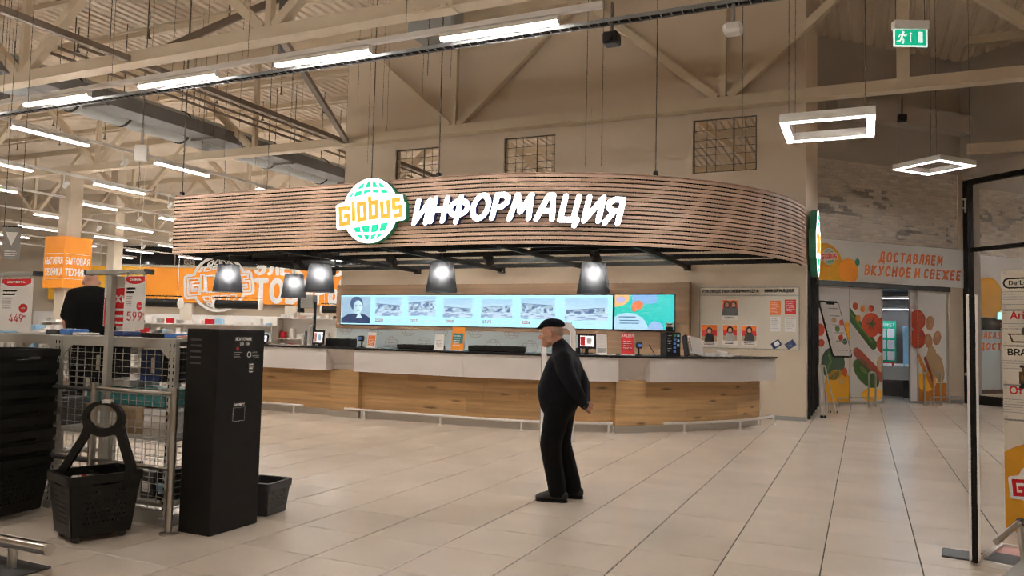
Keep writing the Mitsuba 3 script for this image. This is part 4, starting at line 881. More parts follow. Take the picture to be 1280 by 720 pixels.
# --- the worker behind the shelf, bent forward, seen from the back on a step stool
wk = thing('person', 'person in a black short-sleeved T-shirt bending forward behind the wire shelf, back turned to us', 'person', at=person_frame((-6.80, 5.12, .56), (-.85, .50))@np.diag([.90, .90, .90, 1.]))
hd, M2 = head_solids((.20, 0, 1.46), .75)
bod = hd+chain(((.06, 0, 1.35), .07), ((.13, 0, 1.42), .06), ((.17, 0, 1.45), .06))+[blob(((0, .08, .92), .12), ((0, -.08, .92), .12), ((.02, .10, 1.2), .12), ((.02, -.10, 1.2), .12)), blob(((.02, .15, 1.3), .07), ((.02, -.15, 1.3), .07), ((.06, 0, 1.35), .07), ((.02, .10, 1.2), .12), ((.02, -.10, 1.2), .12))]
for sd in (-1, 1): bod += chain(((.02, sd*.19, 1.30), .06), ((.06, sd*.225, 1.03), .046), ((.28, sd*.19, .92), .032))+hand_solids((.28, sd*.20, .92), (1, -.2*sd, -.2), (0, 0, 1), .5, sd)
for sd in (-1, 1): bod += chain(((0, sd*.09, .90), .11), ((.02, sd*.10, .48), .06), ((0, sd*.10, .08), .04), ((.10, sd*.11, .045), .034))
part(wk, 'body', sculpt(bod, .012, 5), 'm_skin', smooth=True)
ts = [blob(((0, .09, .86), .145), ((0, -.09, .86), .145), ((.0, .12, 1.2), .135), ((.0, -.12, 1.2), .135)), blob(((.0, .12, 1.2), .135), ((.0, -.12, 1.2), .135), ((.02, .17, 1.31), .085), ((.02, -.17, 1.31), .085), ((.06, 0, 1.36), .075))]
for sd in (-1, 1): ts += chain(((.02, sd*.175, 1.30), .08), ((.05, sd*.225, 1.10), .07))
part(wk, 't_shirt', sculpt(ts, .02, 8), 'm_tee', smooth=True)
lg_ = [blob(((0, .08, .86), .13), ((0, -.08, .86), .13))]
for sd in (-1, 1): lg_ += chain(((0, sd*.09, .84), .12), ((.03, sd*.10, .48), .085), ((0, sd*.10, .10), .07)); 
part(wk, 'trousers', sculpt(lg_, .025, 5), 'm_trouser', smooth=True)
for sd in (-1, 1): part(wk, 'shoe', m3.Manifold.batch_hull([ellm((-.05, sd*.10, .045), (.045, .04, .045)), ellm((.13, sd*.11, .035), (.055, .045, .034))]), 'm_shoe', smooth=True)
st = thing('step_stool', 'grey step stool under the person behind the wire shelf', 'step stool', at=person_frame((-6.80, 5.12, 0), (-.85, .50)))
part(st, 'platform', rbx(-.2, .28, -.24, .24, .52, .558, .01), 'm_grey')
for a in (-.16, .24):
    for b in (-.21, .21): part(st, 'leg', bar((a, b, 0), (a, b, .52), .03, .03), 'm_grey')
part(st, 'step', rbx(.28, .5, -.24, .24, .2, .235, .01), 'm_grey')
for b in (-.21, .21): part(st, 'step_strut', bar((.47, b, 0), (.25, b, .46), .025, .025), 'm_grey')
# ================================================================== THE ENTRANCE ON THE RIGHT
def ef(s, z, d=0.): return EF@tr(s, z, d)
bn = thing('shop_banner', 'white banner with orange brush lettering and orange domes above the sliding doors', 'banner')
part(bn, 'board', ext(sbox(0, 2.86, EL-.02, 3.82), .05), 'm_white', at=ef(0, 0, 0))
for (txt, s0, z0, wd, sl) in (('ДОСТАВЛЯЕМ', 1.85, 3.40, 1.98, 0), ('ВКУСНОЕ И СВЕЖЕЕ', 1.40, 3.06, 3.02, 0)):
    g, w = brush(txt, .205, .024, .10, 10.); g = affinity.translate(affinity.scale(g, wd/w, 1, origin=(0, 0)), s0, z0); part(bn, 'lettering', ext(g, .004), 'm_text_orange', at=ef(0, 0, .05))
dome = Point(.22, 3.22).buffer(.50, quad_segs=14).union(sbox(-.28, 2.87, .72, 3.22)).intersection(sbox(.005, 2.87, 2, 3.81)); part(bn, 'dome', ext(dome, .003), 'm_amber', at=ef(0, 0, .05))
orng = Point(.90, 3.10).buffer(.30, quad_segs=14).intersection(sbox(0, 2.87, 2, 3.8)); part(bn, 'dome', ext(orng, .003), 'm_orange', at=ef(0, 0, .0535)); part(bn, 'leaf', ext(affinity.scale(Point(1.165, 3.33).buffer(.075), .9, 1.15), .003), 'm_green', at=ef(0, 0, .057))
logo_parts(bn, ef(.33, 3.42, .054), .46, letter='m_text_red', green='m_green')
part(bn, 'small_print', scribble(.34, 1, .03, .025, 2), 'm_text_red', at=ef(.33, 3.20, .054))
part(wall_key := 'wall_entrance', 'door_header', upright(bx(0, 4.10, 2.74, 2.86, -.05, .07), EF), 'm_dark_grey')
dr_ = thing('sliding_door', 'automatic sliding glass doors printed with vegetables and a telephone, standing open', 'sliding door')
PAN = [(.03, .985, 0.), (.985, 2.03, -.06), (2.865, 3.45, -.06), (3.06, 4.04, 0.)]
for k, (a, b, d) in enumerate(PAN):
    p_ = part(dr_, 'door_panel', ext(sbox(a, .02, b, 2.74), .012), 'm_paper', at=ef(0, 0, d)); part(p_, 'frame', ext(sbox(a, .02, b, 2.74).difference(sbox(a+.03, .07, b-.03, 2.70)), .03), 'm_brushed', at=ef(0, 0, d-.009))
def deco(g, z, m, name, p=dr_): part(p, name, ext(g, .002), m, at=ef(0, 0, z))
vis = unary_union([sbox(a, .03, b, 2.73) for a, b, d in PAN])
mat('m_veg_green', (.045, .10, .03), .5); mat('m_veg_dark', (.05, .085, .05), .5); mat('m_veg_light', (.11, .19, .055), .5); mat('m_tomato', (.42, .055, .028), .4); mat('m_sausage', (.32, .075, .055), .5); mat('m_egg', (.48, .24, .12), .5); mat('m_potato', (.48, .32, .17), .6); mat('m_carrot', (.58, .20, .035), .5)
def capsule(p, q, r): return LineString([p, q]).buffer(r, quad_segs=6)
Dz = .0125
deco(capsule((.94, 2.20), (1.74, 1.40), .115), -.047, 'm_veg_green', 'cucumber'); deco(capsule((.97, 2.20), (1.70, 1.47), .02), -.0445, 'm_veg_light', 'cucumber_stripe')
deco(capsule((1.24, 1.22), (2.0, .62), .11).intersection(sbox(1, 0, 2.02, 3)), -.047, 'm_sausage', 'sausage')
deco(affinity.rotate(affinity.scale(Point(1.52, .72).buffer(.3), 1.55, .80), -38), -.047, 'm_veg_green', 'avocado'); deco(affinity.rotate(affinity.scale(Point(1.44, .80).buffer(.1), 1.5, .5), -38), -.0445, 'm_veg_light', 'avocado_shine')
for (x, z, r) in ((1.20, 2.30, .085), (1.42, 2.24, .075), (1.68, 2.26, .085), (1.28, 2.02, .08)): deco(Point(x, z).buffer(r), -.0465, 'm_tomato' if r > .08 else 'm_carrot', 'cherry_tomato')
deco(Point(1.68, 1.87).buffer(.29), -.046, 'm_tomato', 'tomato'); deco(unary_union([LineString([(1.68, 1.90), (1.68+.13*math.cos(a), 1.90+.13*math.sin(a))]).buffer(.016) for a in np.arange(0, 6.2, 1.05)]), -.0435, 'm_veg_green', 'tomato_stalk')
for z in (1.85, 1.42, .95): deco(Point(2.06, z).buffer(.22).intersection(sbox(1.8, 0, 2.025, 3)), -.0468, 'm_tomato' if z > 1 else 'm_potato', 'tomato')
deco(affinity.scale(Point(1.70, .22).buffer(.24), 1.3, .7).intersection(sbox(1, .04, 2.02, 2)), -.0468, 'm_yellow', 'cheese')
# telephone and the greens behind it on the first panel
deco(affinity.scale(Point(.48, .95).buffer(.36), .95, 1.05).intersection(vis.intersection(sbox(0, 0, .98, 3))), Dz, 'm_veg_dark', 'broccoli')
deco(Point(.62, .42).buffer(.40).union(sbox(.22, .05, .955, .42)).intersection(sbox(.06, .05, .955, 2)), Dz, 'm_amber', 'amber_field'); deco(Point(.72, .55).buffer(.07), Dz+.003, 'm_potato', 'small_disc'); deco(affinity.scale(Point(.82, .76).buffer(.09), .8, 1.15), Dz+.003, 'm_tomato', 'cherry_tomato')
for (x, z, r) in ((.10, 1.72, .14), (.14, 1.42, .09)): deco(Point(x, z).buffer(r).intersection(sbox(.04, 0, 1, 3)), Dz, 'm_tomato', 'tomato')
deco(affinity.scale(Point(.90, 1.70).buffer(.15), .7, 1.4).intersection(sbox(0, 0, .955, 3)), Dz, 'm_yellow', 'lemon')
phn = affinity.skew(rrect(.60, 1.30, .07), ys=0, xs=-18); phn = affinity.translate(phn, .54, 1.74); deco(phn, Dz+.003, 'm_black', 'telephone_case')
scr = affinity.translate(affinity.skew(rrect(.53, 1.22, .05), xs=-18), .56, 1.74); deco(scr, Dz+.006, 'm_paper', 'telephone_screen')
for k, z in enumerate((2.22, 2.05, 1.84, 1.66, 1.47, 1.26)): deco(sbox(.34+.31*(2.2-z), z-.012, .62+.31*(2.2-z), z+.012), Dz+.009, 'm_text_grey', 'telephone_print')
for k, (x, z, m) in enumerate(((.50, 1.95, 'm_potato'), (.72, 1.90, 'm_tomato'), (.60, 1.75, 'm_veg_light'), (.70, 1.55, 'm_tomato'), (.82, 1.46, 'm_veg_dark'))): deco(Point(x, z).buffer(.07), Dz+.009, m, 'telephone_picture')
deco(affinity.translate(rrect(.24, .05, .02), .40, 2.33), Dz+.009, 'm_black', 'telephone_notch')
# right pair of panels
for z in (2.02, 1.58): deco(Point(3.07, z).buffer(.25).intersection(sbox(2.88, 0, 4.03, 3)), Dz+.0002, 'm_tomato', 'tomato')
for (x, z, r) in ((3.47, 1.96, -12), (3.42, 1.52, 10), (3.70, 1.60, -20)): deco(affinity.rotate(affinity.scale(Point(x, z).buffer(.15), .85, 1.2), r), Dz+.0002, 'm_egg', 'egg')
deco(affinity.rotate(affinity.scale(Point(3.55, 1.0).buffer(.30), .62, 1.35), 8), Dz+.0002, 'm_potato', 'potato'); deco(affinity.rotate(affinity.scale(Point(3.75, .85).buffer(.30), .55, 1.2), 12), Dz+.0028, 'm_potato', 'potato')
deco(capsule((3.08, 1.15), (3.52, .42), .055), Dz+.003, 'm_carrot', 'carrot'); deco(capsule((3.30, 1.10), (3.55, .55), .045), Dz+.0055, 'm_sausage', 'carrot'); deco(sbox(3.08, .06, 4.0, .50), Dz+.0001, 'm_carrot', 'orange_field'); deco(affinity.scale(Point(3.35, .55).buffer(.28), 1.1, .9), Dz+.0026, 'm_yellow', 'cheese')
for (x, z, r) in ((1.60, 1.97, .08), (3.17, 2.10, .06), (3.17, 1.66, .06)): deco(affinity.scale(Point(x, z).buffer(r), 1.3, .6), -.043 if x < 2 else Dz+.004, 'm_sausage', 'tomato_shade')
for (x, z) in ((3.44, 2.01), (3.39, 1.57), (3.67, 1.65)): deco(affinity.scale(Point(x, z).buffer(.055), .8, 1.2), Dz+.003, 'm_potato', 'egg_shine')
deco(capsule((1.30, 1.25), (1.98, .70), .018).intersection(sbox(1, 0, 2.02, 3)), -.044, 'm_tomato', 'sausage_shine')
deco(LineString([(.30, .80), (.42, 1.0), (.36, 1.15)]).buffer(.03), Dz+.0028, 'm_veg_light', 'broccoli_shine')
# lobby behind the doors; its back wall faces the hall
LF = fr((.83, 23.62, 0), (1, -.035, 0), (0, 0, 1))
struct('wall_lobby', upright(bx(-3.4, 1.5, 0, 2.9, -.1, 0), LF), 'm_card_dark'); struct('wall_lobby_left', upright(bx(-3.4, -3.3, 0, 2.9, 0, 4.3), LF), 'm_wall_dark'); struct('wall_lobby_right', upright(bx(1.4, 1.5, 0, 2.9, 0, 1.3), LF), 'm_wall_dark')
lc = Polygon([(-1.06, 19.3), (2.28, 22.4), (2.35, 23.6), (-2.5, 23.8), (-2.5, 19.4)]); m_ = ext(lc, .08); m_.apply_translation([0, 0, 2.83]); struct('ceiling_lobby', m_, 'm_dark_grey')
for k, (x, d, zz) in enumerate(((-.1, 2.0, 2.58), (.0, .35, 2.36))):
    t = thing('lobby_light', ('nearer', 'farther')[k]+' linear light on the ceiling of the lobby behind the open doors', 'ceiling light', at=LF@tr(x, zz, d))
    part(t, 'diffuser', bx(-.9, .9, -.02, 0, -.03, .03), 'm_white', emit=(2.8, 3.5, 4.2)); part(t, 'housing', bx(-.92, .92, 0, .05, -.04, .04), 'm_white')
    for a in (-.8, .8): part(t, 'hanger', bx(a-.01, a+.01, .05, 2.84-zz, -.01, .01), 'm_grey')
pb_ = thing('green_poster', 'green poster of white sheets headed МАРКЕТ in the lobby behind the open doors', 'poster', at=LF@tr(-.10, 0, .03))
part(pb_, 'board', bx(-.36, .10, .92, 2.05, -.02, 0), 'm_green_sign'); part(pb_, 'title', line('МАРКЕТ', .13, .014, .04, .38), 'm_text_white', at=tr(-.13, 1.94, .001)); part(pb_, 'base', bx(-.36, .10, .62, .92, -.02, 0), 'm_red')
for k in range(3):
    for q in range(2): part(pb_, 'sheet', bx(-.33+.21*q, -.15+.21*q, 1.60-.31*k, 1.84-.31*k, 0, .004), 'm_paper')
t = thing('lobby_cabinet', 'pale blue steel cabinet in the lobby behind the open doors', 'cabinet', at=LF@tr(.40, 0, .5)); part(t, 'body', rbx(-.24, .30, .62, 1.9, -.4, 0, .01), 'm_lightblue'); part(t, 'base', bx(-.24, .30, 0, .62, -.4, 0), 'm_dark_grey'); part(t, 'handle', bx(-.02, .02, 1.3, 1.45, 0, .03), 'm_black')
t = thing('lobby_table', 'dark table with white trays in the lobby behind the open doors', 'table', at=LF@tr(-.05, 0, 1.1)); part(t, 'top', bx(-.6, .5, .80, .84, -.4, .2), 'm_grey')
for a in (-.55, .45):
    for b in (-.35, .15): part(t, 'leg', bx(a-.02, a+.02, 0, .8, b-.02, b+.02), 'm_dark_grey')
part(t, 'skirt', bx(-.6, .5, .5, .80, .16, .18), 'm_grey')
for k in range(4): part(t, 'tray', rbx(-.55+.27*k, -.33+.27*k, .84, .91, -.3, .1, .01), 'm_white')
t = thing('floor_squeegee', 'long-handled black cleaning tool leaning in the open doorway', 'cleaning tool', at=ef(2.5, 0, -.9)); part(t, 'shaft', tube((-.15, .06, 0), (.2, .75, -.2), .012, 6), 'm_brushed'); part(t, 'head', ball((-.15, .09, 0), .085, 2), 'm_black')
# chrome barriers in front of the doors
def barrier(s0, s1, d, label, posts, low=.20):
    t = thing('door_barrier', label, 'barrier', at=EF)
    part(t, 'low_rail', pipe(bend([(s0, 0, d), (s0, low, d), (s1, low, d), (s1, 0, d)], .06), .017, 8), 'm_brushed', smooth=40)
    for a, b in posts: part(t, 'hoop', pipe(bend([(a, 0, d+.05), (a, .78, d+.05), (b, .78, d+.05), (b, 0, d+.05)], .08), .02, 8), 'm_brushed', smooth=40)
    for q in (s0, s1): part(t, 'floor_flange', lathe([(0, 0), (.05, 0), (.05, .012), (0, .012)], 12), 'm_brushed', at=fr((q, 0, d), (1, 0, 0), (0, 0, -1)))
barrier(.22, 1.25, .45, 'chrome barrier with a hoop before the left sliding door', ((1.05, 1.25),)); barrier(2.98, 3.98, .45, 'chrome barrier with hoops before the right sliding door', ((2.72, 2.74), (3.02, 3.24)))
# dark framed side door and the folding stand by the wall corner
sd_ = thing('side_door', 'narrow black framed glass door seen edge-on in the side wall', 'door')
part(sd_, 'frame', cat_([bx(-.945, -.90, 15.5, 15.58, 0, 2.86), bx(-.945, -.90, 18.6, 18.7, 0, 2.86), bx(-.945, -.90, 15.5, 18.7, 2.80, 2.9), bx(-.945, -.90, 17.05, 17.13, 0, 2.86), bx(-.945, -.90, 16.3, 16.36, 0, 2.86), bx(-.945, -.90, 17.8, 17.86, 0, 2.86)]), 'm_black')
part(sd_, 'glass', bx(-.94, -.93, 15.58, 18.6, 0, 2.8), 'm_black_gloss')
fs = thing('folding_stand', 'chrome folding stand leaning by the corner of the beige wall', 'stand')
for (a, b) in (((-.72, 15.9, 0), (-.80, 16.3, .98)), ((-.62, 17.1, 0), (-.76, 16.4, .98)), ((-.66, 15.9, 0), (-.72, 16.3, .98)), ((-.50, 17.1, 0), (-.68, 16.4, .98))): part(fs, 'leg', tube(a, b, .014, 8), 'm_chrome')
part(fs, 'top_bar', tube((-.80, 16.35, .98), (-.68, 16.35, .98), .02, 8), 'm_chrome'); part(fs, 'cross_bar', tube((-.74, 16.02, .25), (-.68, 16.02, .25), .012, 8), 'm_chrome')
for p in ((-.72, 15.9, .03), (-.66, 15.9, .03), (-.62, 17.1, .03), (-.50, 17.1, .03)): part(fs, 'caster', ball(p, .03, 1), 'm_black')
# black pillar and the glass screen running towards us on the right
GP = np.array([2.36, 22.25, 0.]); GU = np.array([.7071, -.7071, 0.]); GF = fr(GP, GU, (0, 0, 1))
struct('trim_1', upright(bx(-.12, .14, 0, 5.55, -.1, .1), GF), 'm_black'); struct('trim_2', upright(bx(.14, 4.5, 5.45, 5.58, -.06, .06), GF), 'm_black'); struct('trim_3', upright(bx(.14, 4.5, 3.76, 3.86, -.05, .05), GF), 'm_black'); struct('trim_4', upright(bx(.14, 4.5, 0, .22, -.05, .05), GF), 'm_black'); struct('trim_5', upright(bx(4.4, 4.5, 0, 5.58, -.06, .06), GF), 'm_black')
for k, (a, b) in enumerate(((.22, 3.76), (3.86, 5.45))):
    for q in range(3): struct(f'window_{4+3*k+q}', upright(bx(.14+1.42*q, 1.555+1.42*q, a, b, -.004, .004), GF), 'm_pane')
struct('wall_over_glass', upright(bx(-.12, 6, 5.58, DECK+.1, -.1, .1), GF), 'm_wall_dark')
t = thing('pillar_bracket', 'small white bracket fixed to the black pillar', 'bracket', at=GF@tr(0, 4.95, .1)); part(t, 'plate', bx(-.08, .12, .12, .16, 0, .03), 'm_white'); part(t, 'plate', bx(-.08, .12, -.10, -.06, 0, .03), 'm_white'); part(t, 'stem', bx(.08, .11, -.2, .16, 0, .03), 'm_white')
for k, (x, y) in enumerate(((5.2, 24.2), (6.6, 25.8))): tube_light(x, y, 5.2, .78, ('near', 'far')[k]+' linear light over the passage behind the glass, outside the picture', None)
# second shop front behind the glass
SF = fr((2.55, 23.2, 0), EU, (0, 0, 1))@tr(0, 0, -2.2)
struct('wall_hall_far', upright(bx(-.6, 8, 0, DECK, -.2, 0), SF), 'm_wall_dark')
bk = [bx(-.3+c*.26+(.13 if r % 2 else 0), -.3+c*.26+(.13 if r % 2 else 0)+.25, 4.17+r*.075, 4.17+r*.075+.068, 0, .012+.012*rng.random()) for r in range(27) for c in range(28)]
part('wall_hall_far', 'brick_facing', upright(cat_(bk), SF), 'm_brick', kind='stuff')
b2 = thing('far_banner', 'white shop banner with an orange dome behind the glass on the right', 'banner', at=SF)
part(b2, 'board', bx(-.4, 7.5, 2.50, 4.15, .03, .04), 'm_white'); part(b2, 'dome', ext(Point(3.42, 2.88).buffer(.62, quad_segs=14).union(sbox(2.8, 2.55, 4.04, 2.88)), .004), 'm_amber', at=tr(0, 0, .04))
f2 = thing('far_shop_door', 'pale glass shop front with orange lettering behind the glass on the right', 'shop front', at=SF)
part(f2, 'header', bx(0, 7, 1.91, 2.27, .005, .06), 'm_black')
part(f2, 'transom_glass', bx(0, 7, 2.27, 2.5, .01, .03), 'm_paleprint')
for q in range(4): part(f2, 'panel', bx(.05+1.3*q, 1.3+1.3*q, .12, 1.9, .005, .03), 'm_paleprint')
for txt, s0, z0, wd in (('ЗАКАЗЫ', 3.06, 1.66, 1.02), ('ДОСТ', 3.06, 1.33, .86)):
    g, w = brush(txt, .17, .022, .07, 8.); part(f2, 'lettering', ext(affinity.translate(affinity.scale(g, wd/w, 1, origin=(0, 0)), s0, z0), .004), 'm_text_orange', at=tr(0, 0, .031))
part(f2, 'sill', bx(0, 7, 0, .12, 0, .05), 'm_dark_grey')
e2 = thing('far_exit_sign', 'small green lit exit sign behind the glass on the right', 'exit sign', at=SF@tr(3.86, 2.33, .07)); part(e2, 'case', bx(-.16, .16, -.1, .12, 0, .04), 'm_white'); part(e2, 'face', bx(-.15, .15, -.09, .11, .04, .045), 'm_white', emit=glow(.25, 1.5, 1.0)); part(e2, 'pictogram', bx(.02, .12, -.05, .07, .045, .05), 'm_white')

# ================================================================== RIGHT FOREGROUND
gt = thing('security_gate', 'tall thin anti-theft gate with a white rim seen edge-on on a black foot plate', 'security gate', at=fr((.62, 6.28, 0), (.994, -.112, 0), (.112, .994, 0)))
part(gt, 'foot_plate', rbx(-.12, .17, -.12, .12, 0, .012, .003), 'm_dark_grey')
part(gt, 'panel', rbx(.055, .10, -.22, .26, .012, 1.80, .01), 'm_black')
part(gt, 'rim', ext(affinity.translate(rrect(.49, 1.80, .05), 0, 0).difference(rrect(.47, 1.78, .045)), .016), 'm_white', at=fr((.046, .02, .91), (0, 1, 0), (0, 0, 1)))
part(gt, 'rim', ext(affinity.translate(rrect(.49, 1.80, .05), 0, 0).difference(rrect(.47, 1.78, .045)), .016), 'm_white', at=fr((.097, .02, .91), (0, 1, 0), (0, 0, 1)))
part(gt, 'status_lamp', bx(.03, .055, -.06, -.04, 1.25, 1.27), 'm_brushed')
bi = thing('brand_board', 'tall white board of appliance brand panels with an orange foot at the right edge', 'advertising board', at=fr((1.0, 7.15, 0), (.94, -.34, 0), (0, 0, 1)))
def bpanel(z0, z1, m='m_plaster_light'):
    p_ = part(bi, 'panel', rbx(0, .95, z0+.004, z1-.004, -.012, 0, .003), m); return p_
ZS = [.06, .90, 1.17, 1.545, 1.80-.03, 2.05]
ZB_ = [(.03, .885), (.89, 1.155), (1.16, 1.46), (1.465, 1.74), (1.745, 2.06)]
for k, (a, b) in enumerate(ZB_):
    p_ = bpanel(a, b)
    for sx in (.02, .93):
        for sz in (a+.02, b-.02): part(p_, 'screw', bx(sx-.008, sx+.008, sz-.008, sz+.008, 0, .004), 'm_brushed')
part(bi, 'core', bx(.004, .946, .03, 2.06, -.05, -.012), 'm_grey')
tb = lambda x, z: tr(x-.10, z, .0005)
part(bi, 'logo_frame', ext(rrect(.30, .085, .042).difference(rrect(.276, .062, .031)), .002), 'm_text_black', at=tb(.26, 1.955)); part(bi, 'brand_name', words("De'Longhi", .034, True), 'm_text_black', at=tb(.26, 1.94))
part(bi, 'brand_name', words('Ariete', .055, True), 'm_text_red', at=tb(.26, 1.675)); part(bi, 'brand_name', words('BRAUN', .05, True), 'm_text_black', at=tb(.25, 1.39)); part(bi, 'brand_name', words('Of Tali', .06, True), 'm_text_red', at=tb(.27, 1.09))
for z, n_, sd in ((1.89, 6, 1), (1.64, 3, 2), (1.35, 4, 3), (1.05, 6, 4)): part(bi, 'small_print', scribble(.36, n_, .020, .006, sd), 'm_text_grey', at=tb(.27, z), kind='stuff')
# appliances printed on the panels
def pr_(g, m, x, z): part(bi, 'picture', ext(g, .0015), m, at=tb(x, z))
pr_(unary_union([LineString([(-.12, 0), (-.10, -.06), (-.02, -.06), (.0, .0)]).buffer(.006), LineString([(-.13, 0), (.13, 0)]).buffer(.005), LineString([(.02, 0), (.03, -.06), (.11, -.06), (.13, 0)]).buffer(.006)]), 'm_text_brown', .27, 1.555); pr_(unary_union([affinity.scale(Point(0, 0).buffer(.035), 1.2, 1), LineString([(.03, .0), (.06, .06), (.10, .05)]).buffer(.016), Point(.0, .055).buffer(.018)]), 'm_dark_grey', .27, 1.58)
pr_(unary_union([sbox(-.05, -.075, .05, .02), sbox(-.03, .02, .03, .06), LineString([(.05, 0), (.08, -.03), (.05, -.06)]).buffer(.008)]), 'm_text_brown', .26, 1.245); pr_(sbox(-.035, -.05, .035, -.01), 'm_egg', .26, 1.247); pr_(sbox(-.045, .05, .045, .07), 'm_text_black', .26, 1.245)
pr_(unary_union([sbox(-.04, -.02, .04, .06), sbox(-.05, -.04, .05, -.02)]), 'm_text_black', .26, .985+.19)
ob = Point(.34, .20).buffer(.55, quad_segs=14).intersection(sbox(.004, .036, .946, .88)); part(bi, 'orange_field', ext(ob, .0012), 'm_amber', at=tr(0, 0, .0005))
logo_parts(bi, tr(.30, .40, .002), .50, letter='m_text_red', green='m_green')
tray = thing('floor_tray', 'flat white framed tray with a grey mat lying on the floor by the brand board', 'tray', at=fr((.93, 6.35, 0), (.94, -.34, 0), (.34, .94, 0)))
fr_t = sbox(-.15, -.33, .15, .33).difference(sbox(-.115, -.29, .115, .29)); part(tray, 'rim', ext(fr_t, .03), 'm_white'); part(tray, 'floor', bx(-.115, .115, -.29, .29, 0, .012), 'm_pink'); part(tray, 'mat', bx(-.11, .11, -.26, .05, .012, .018), 'm_dark_grey')
tc = thing('trolley_frame', 'grey tubular corner of a trolley at the lower right corner of the picture', 'trolley', at=fr((.86, 5.55, 0), (.94, -.34, 0), (.34, .94, 0)))
part(tc, 'side_tube', pipe(bend([(.0, -.6, .40), (-.02, .06, .40), (.0, .10, .05)], .05), .017, 8), 'm_brushed', smooth=40); part(tc, 'side_tube', pipe([(.42, -.6, .40), (.42, .06, .40), (.42, .10, .05)], .017, 8), 'm_brushed', smooth=40); part(tc, 'cross_tube', tube((0, .06, .40), (.42, .06, .40), .017, 8), 'm_brushed'); part(tc, 'deck', bx(-.02, .44, -.6, .1, .14, .17), 'm_grey')
part(tc, 'corner_cap', ball((-.015, .06, .40), .026, 1), 'm_dark_grey')
for a in (0, .42): part(tc, 'caster', ball((a, .08, .05), .05, 1), 'm_black')
# exit sign and sensor under the roof
es = thing('exit_sign', 'green lit emergency exit sign hanging at the top right', 'exit sign', at=fr((.43, 8.25, 4.43), (.91, .41, 0), (0, 0, 1)))
part(es, 'case', bx(-.165, .165, .075, .155, -.04, .04), 'm_white'); part(es, 'plate', bx(-.165, .165, -.095, .08, -.006, .006), 'm_white', emit=glow(.55, .72, .68)); part(es, 'green_face', bx(-.15, .15, -.08, .068, .006, .009), 'm_green_sign', emit=glow(.0, .34, .20))
man_g = unary_union([Point(-.075, .045).buffer(.013), LineString([(-.078, .03), (-.09, -.012)]).buffer(.011), LineString([(-.09, -.012), (-.07, -.03), (-.075, -.06)]).buffer(.008), LineString([(-.09, -.012), (-.105, -.04), (-.13, -.045)]).buffer(.008), LineString([(-.08, .025), (-.055, .01), (-.04, .02)]).buffer(.006), LineString([(-.08, .025), (-.105, .02), (-.115, .0)]).buffer(.006)])
part(es, 'running_man', ext(man_g, .002), 'm_white', at=tr(0, 0, .009), emit=glow(.55, .72, .68)); part(es, 'arrow', ext(unary_union([LineString([(0, .03), (0, -.045)]).buffer(.004), Polygon([(-.018, .03), (.018, .03), (0, .048)])]), .002), 'm_white', at=tr(0, 0, .009), emit=glow(.55, .72, .68)); part(es, 'door', ext(sbox(.07, -.055, .115, .052), .002), 'm_white', at=tr(0, 0, .009), emit=glow(.55, .72, .68))
for a in (-.14, .14): part(es, 'suspension_cable', tube((a, .155, 0), (a, DECK-4.43, 0), .005, 5), 'm_wire')
sn = thing('wireless_box', 'small white rounded device hanging under the cable tray', 'sensor', at=tr(-1.25, 8.30, 4.72)); part(sn, 'body', rbx(-.10, .10, -.10, .10, 0, .11, .03), 'm_white'); part(sn, 'stem', tube((0, 0, .1), (0, 0, .33), .02, 8), 'm_grey')
for (x, y, z, l) in ((-1.0, 14.9, 8.0, 'small dark camera high at the corner of the beige wall'), (.75, 17.5, 6.0, 'small dark dome camera under the roof near the ring lamps'), (-2.6, 8.30, 4.78, 'dark camera under the cable tray near its right end')):
    t = thing('ceiling_camera', l, 'camera', at=tr(x, y, z)); part(t, 'body', rbx(-.09, .09, -.1, .08, 0, .14, .02), 'm_black_plastic'); part(t, 'lens', tube((0, -.1, .06), (0, -.13, .06), .04, 10), 'm_black_gloss'); part(t, 'bracket', tube((0, 0, .14), (0, 0, .5), .018, 6), 'm_wire')
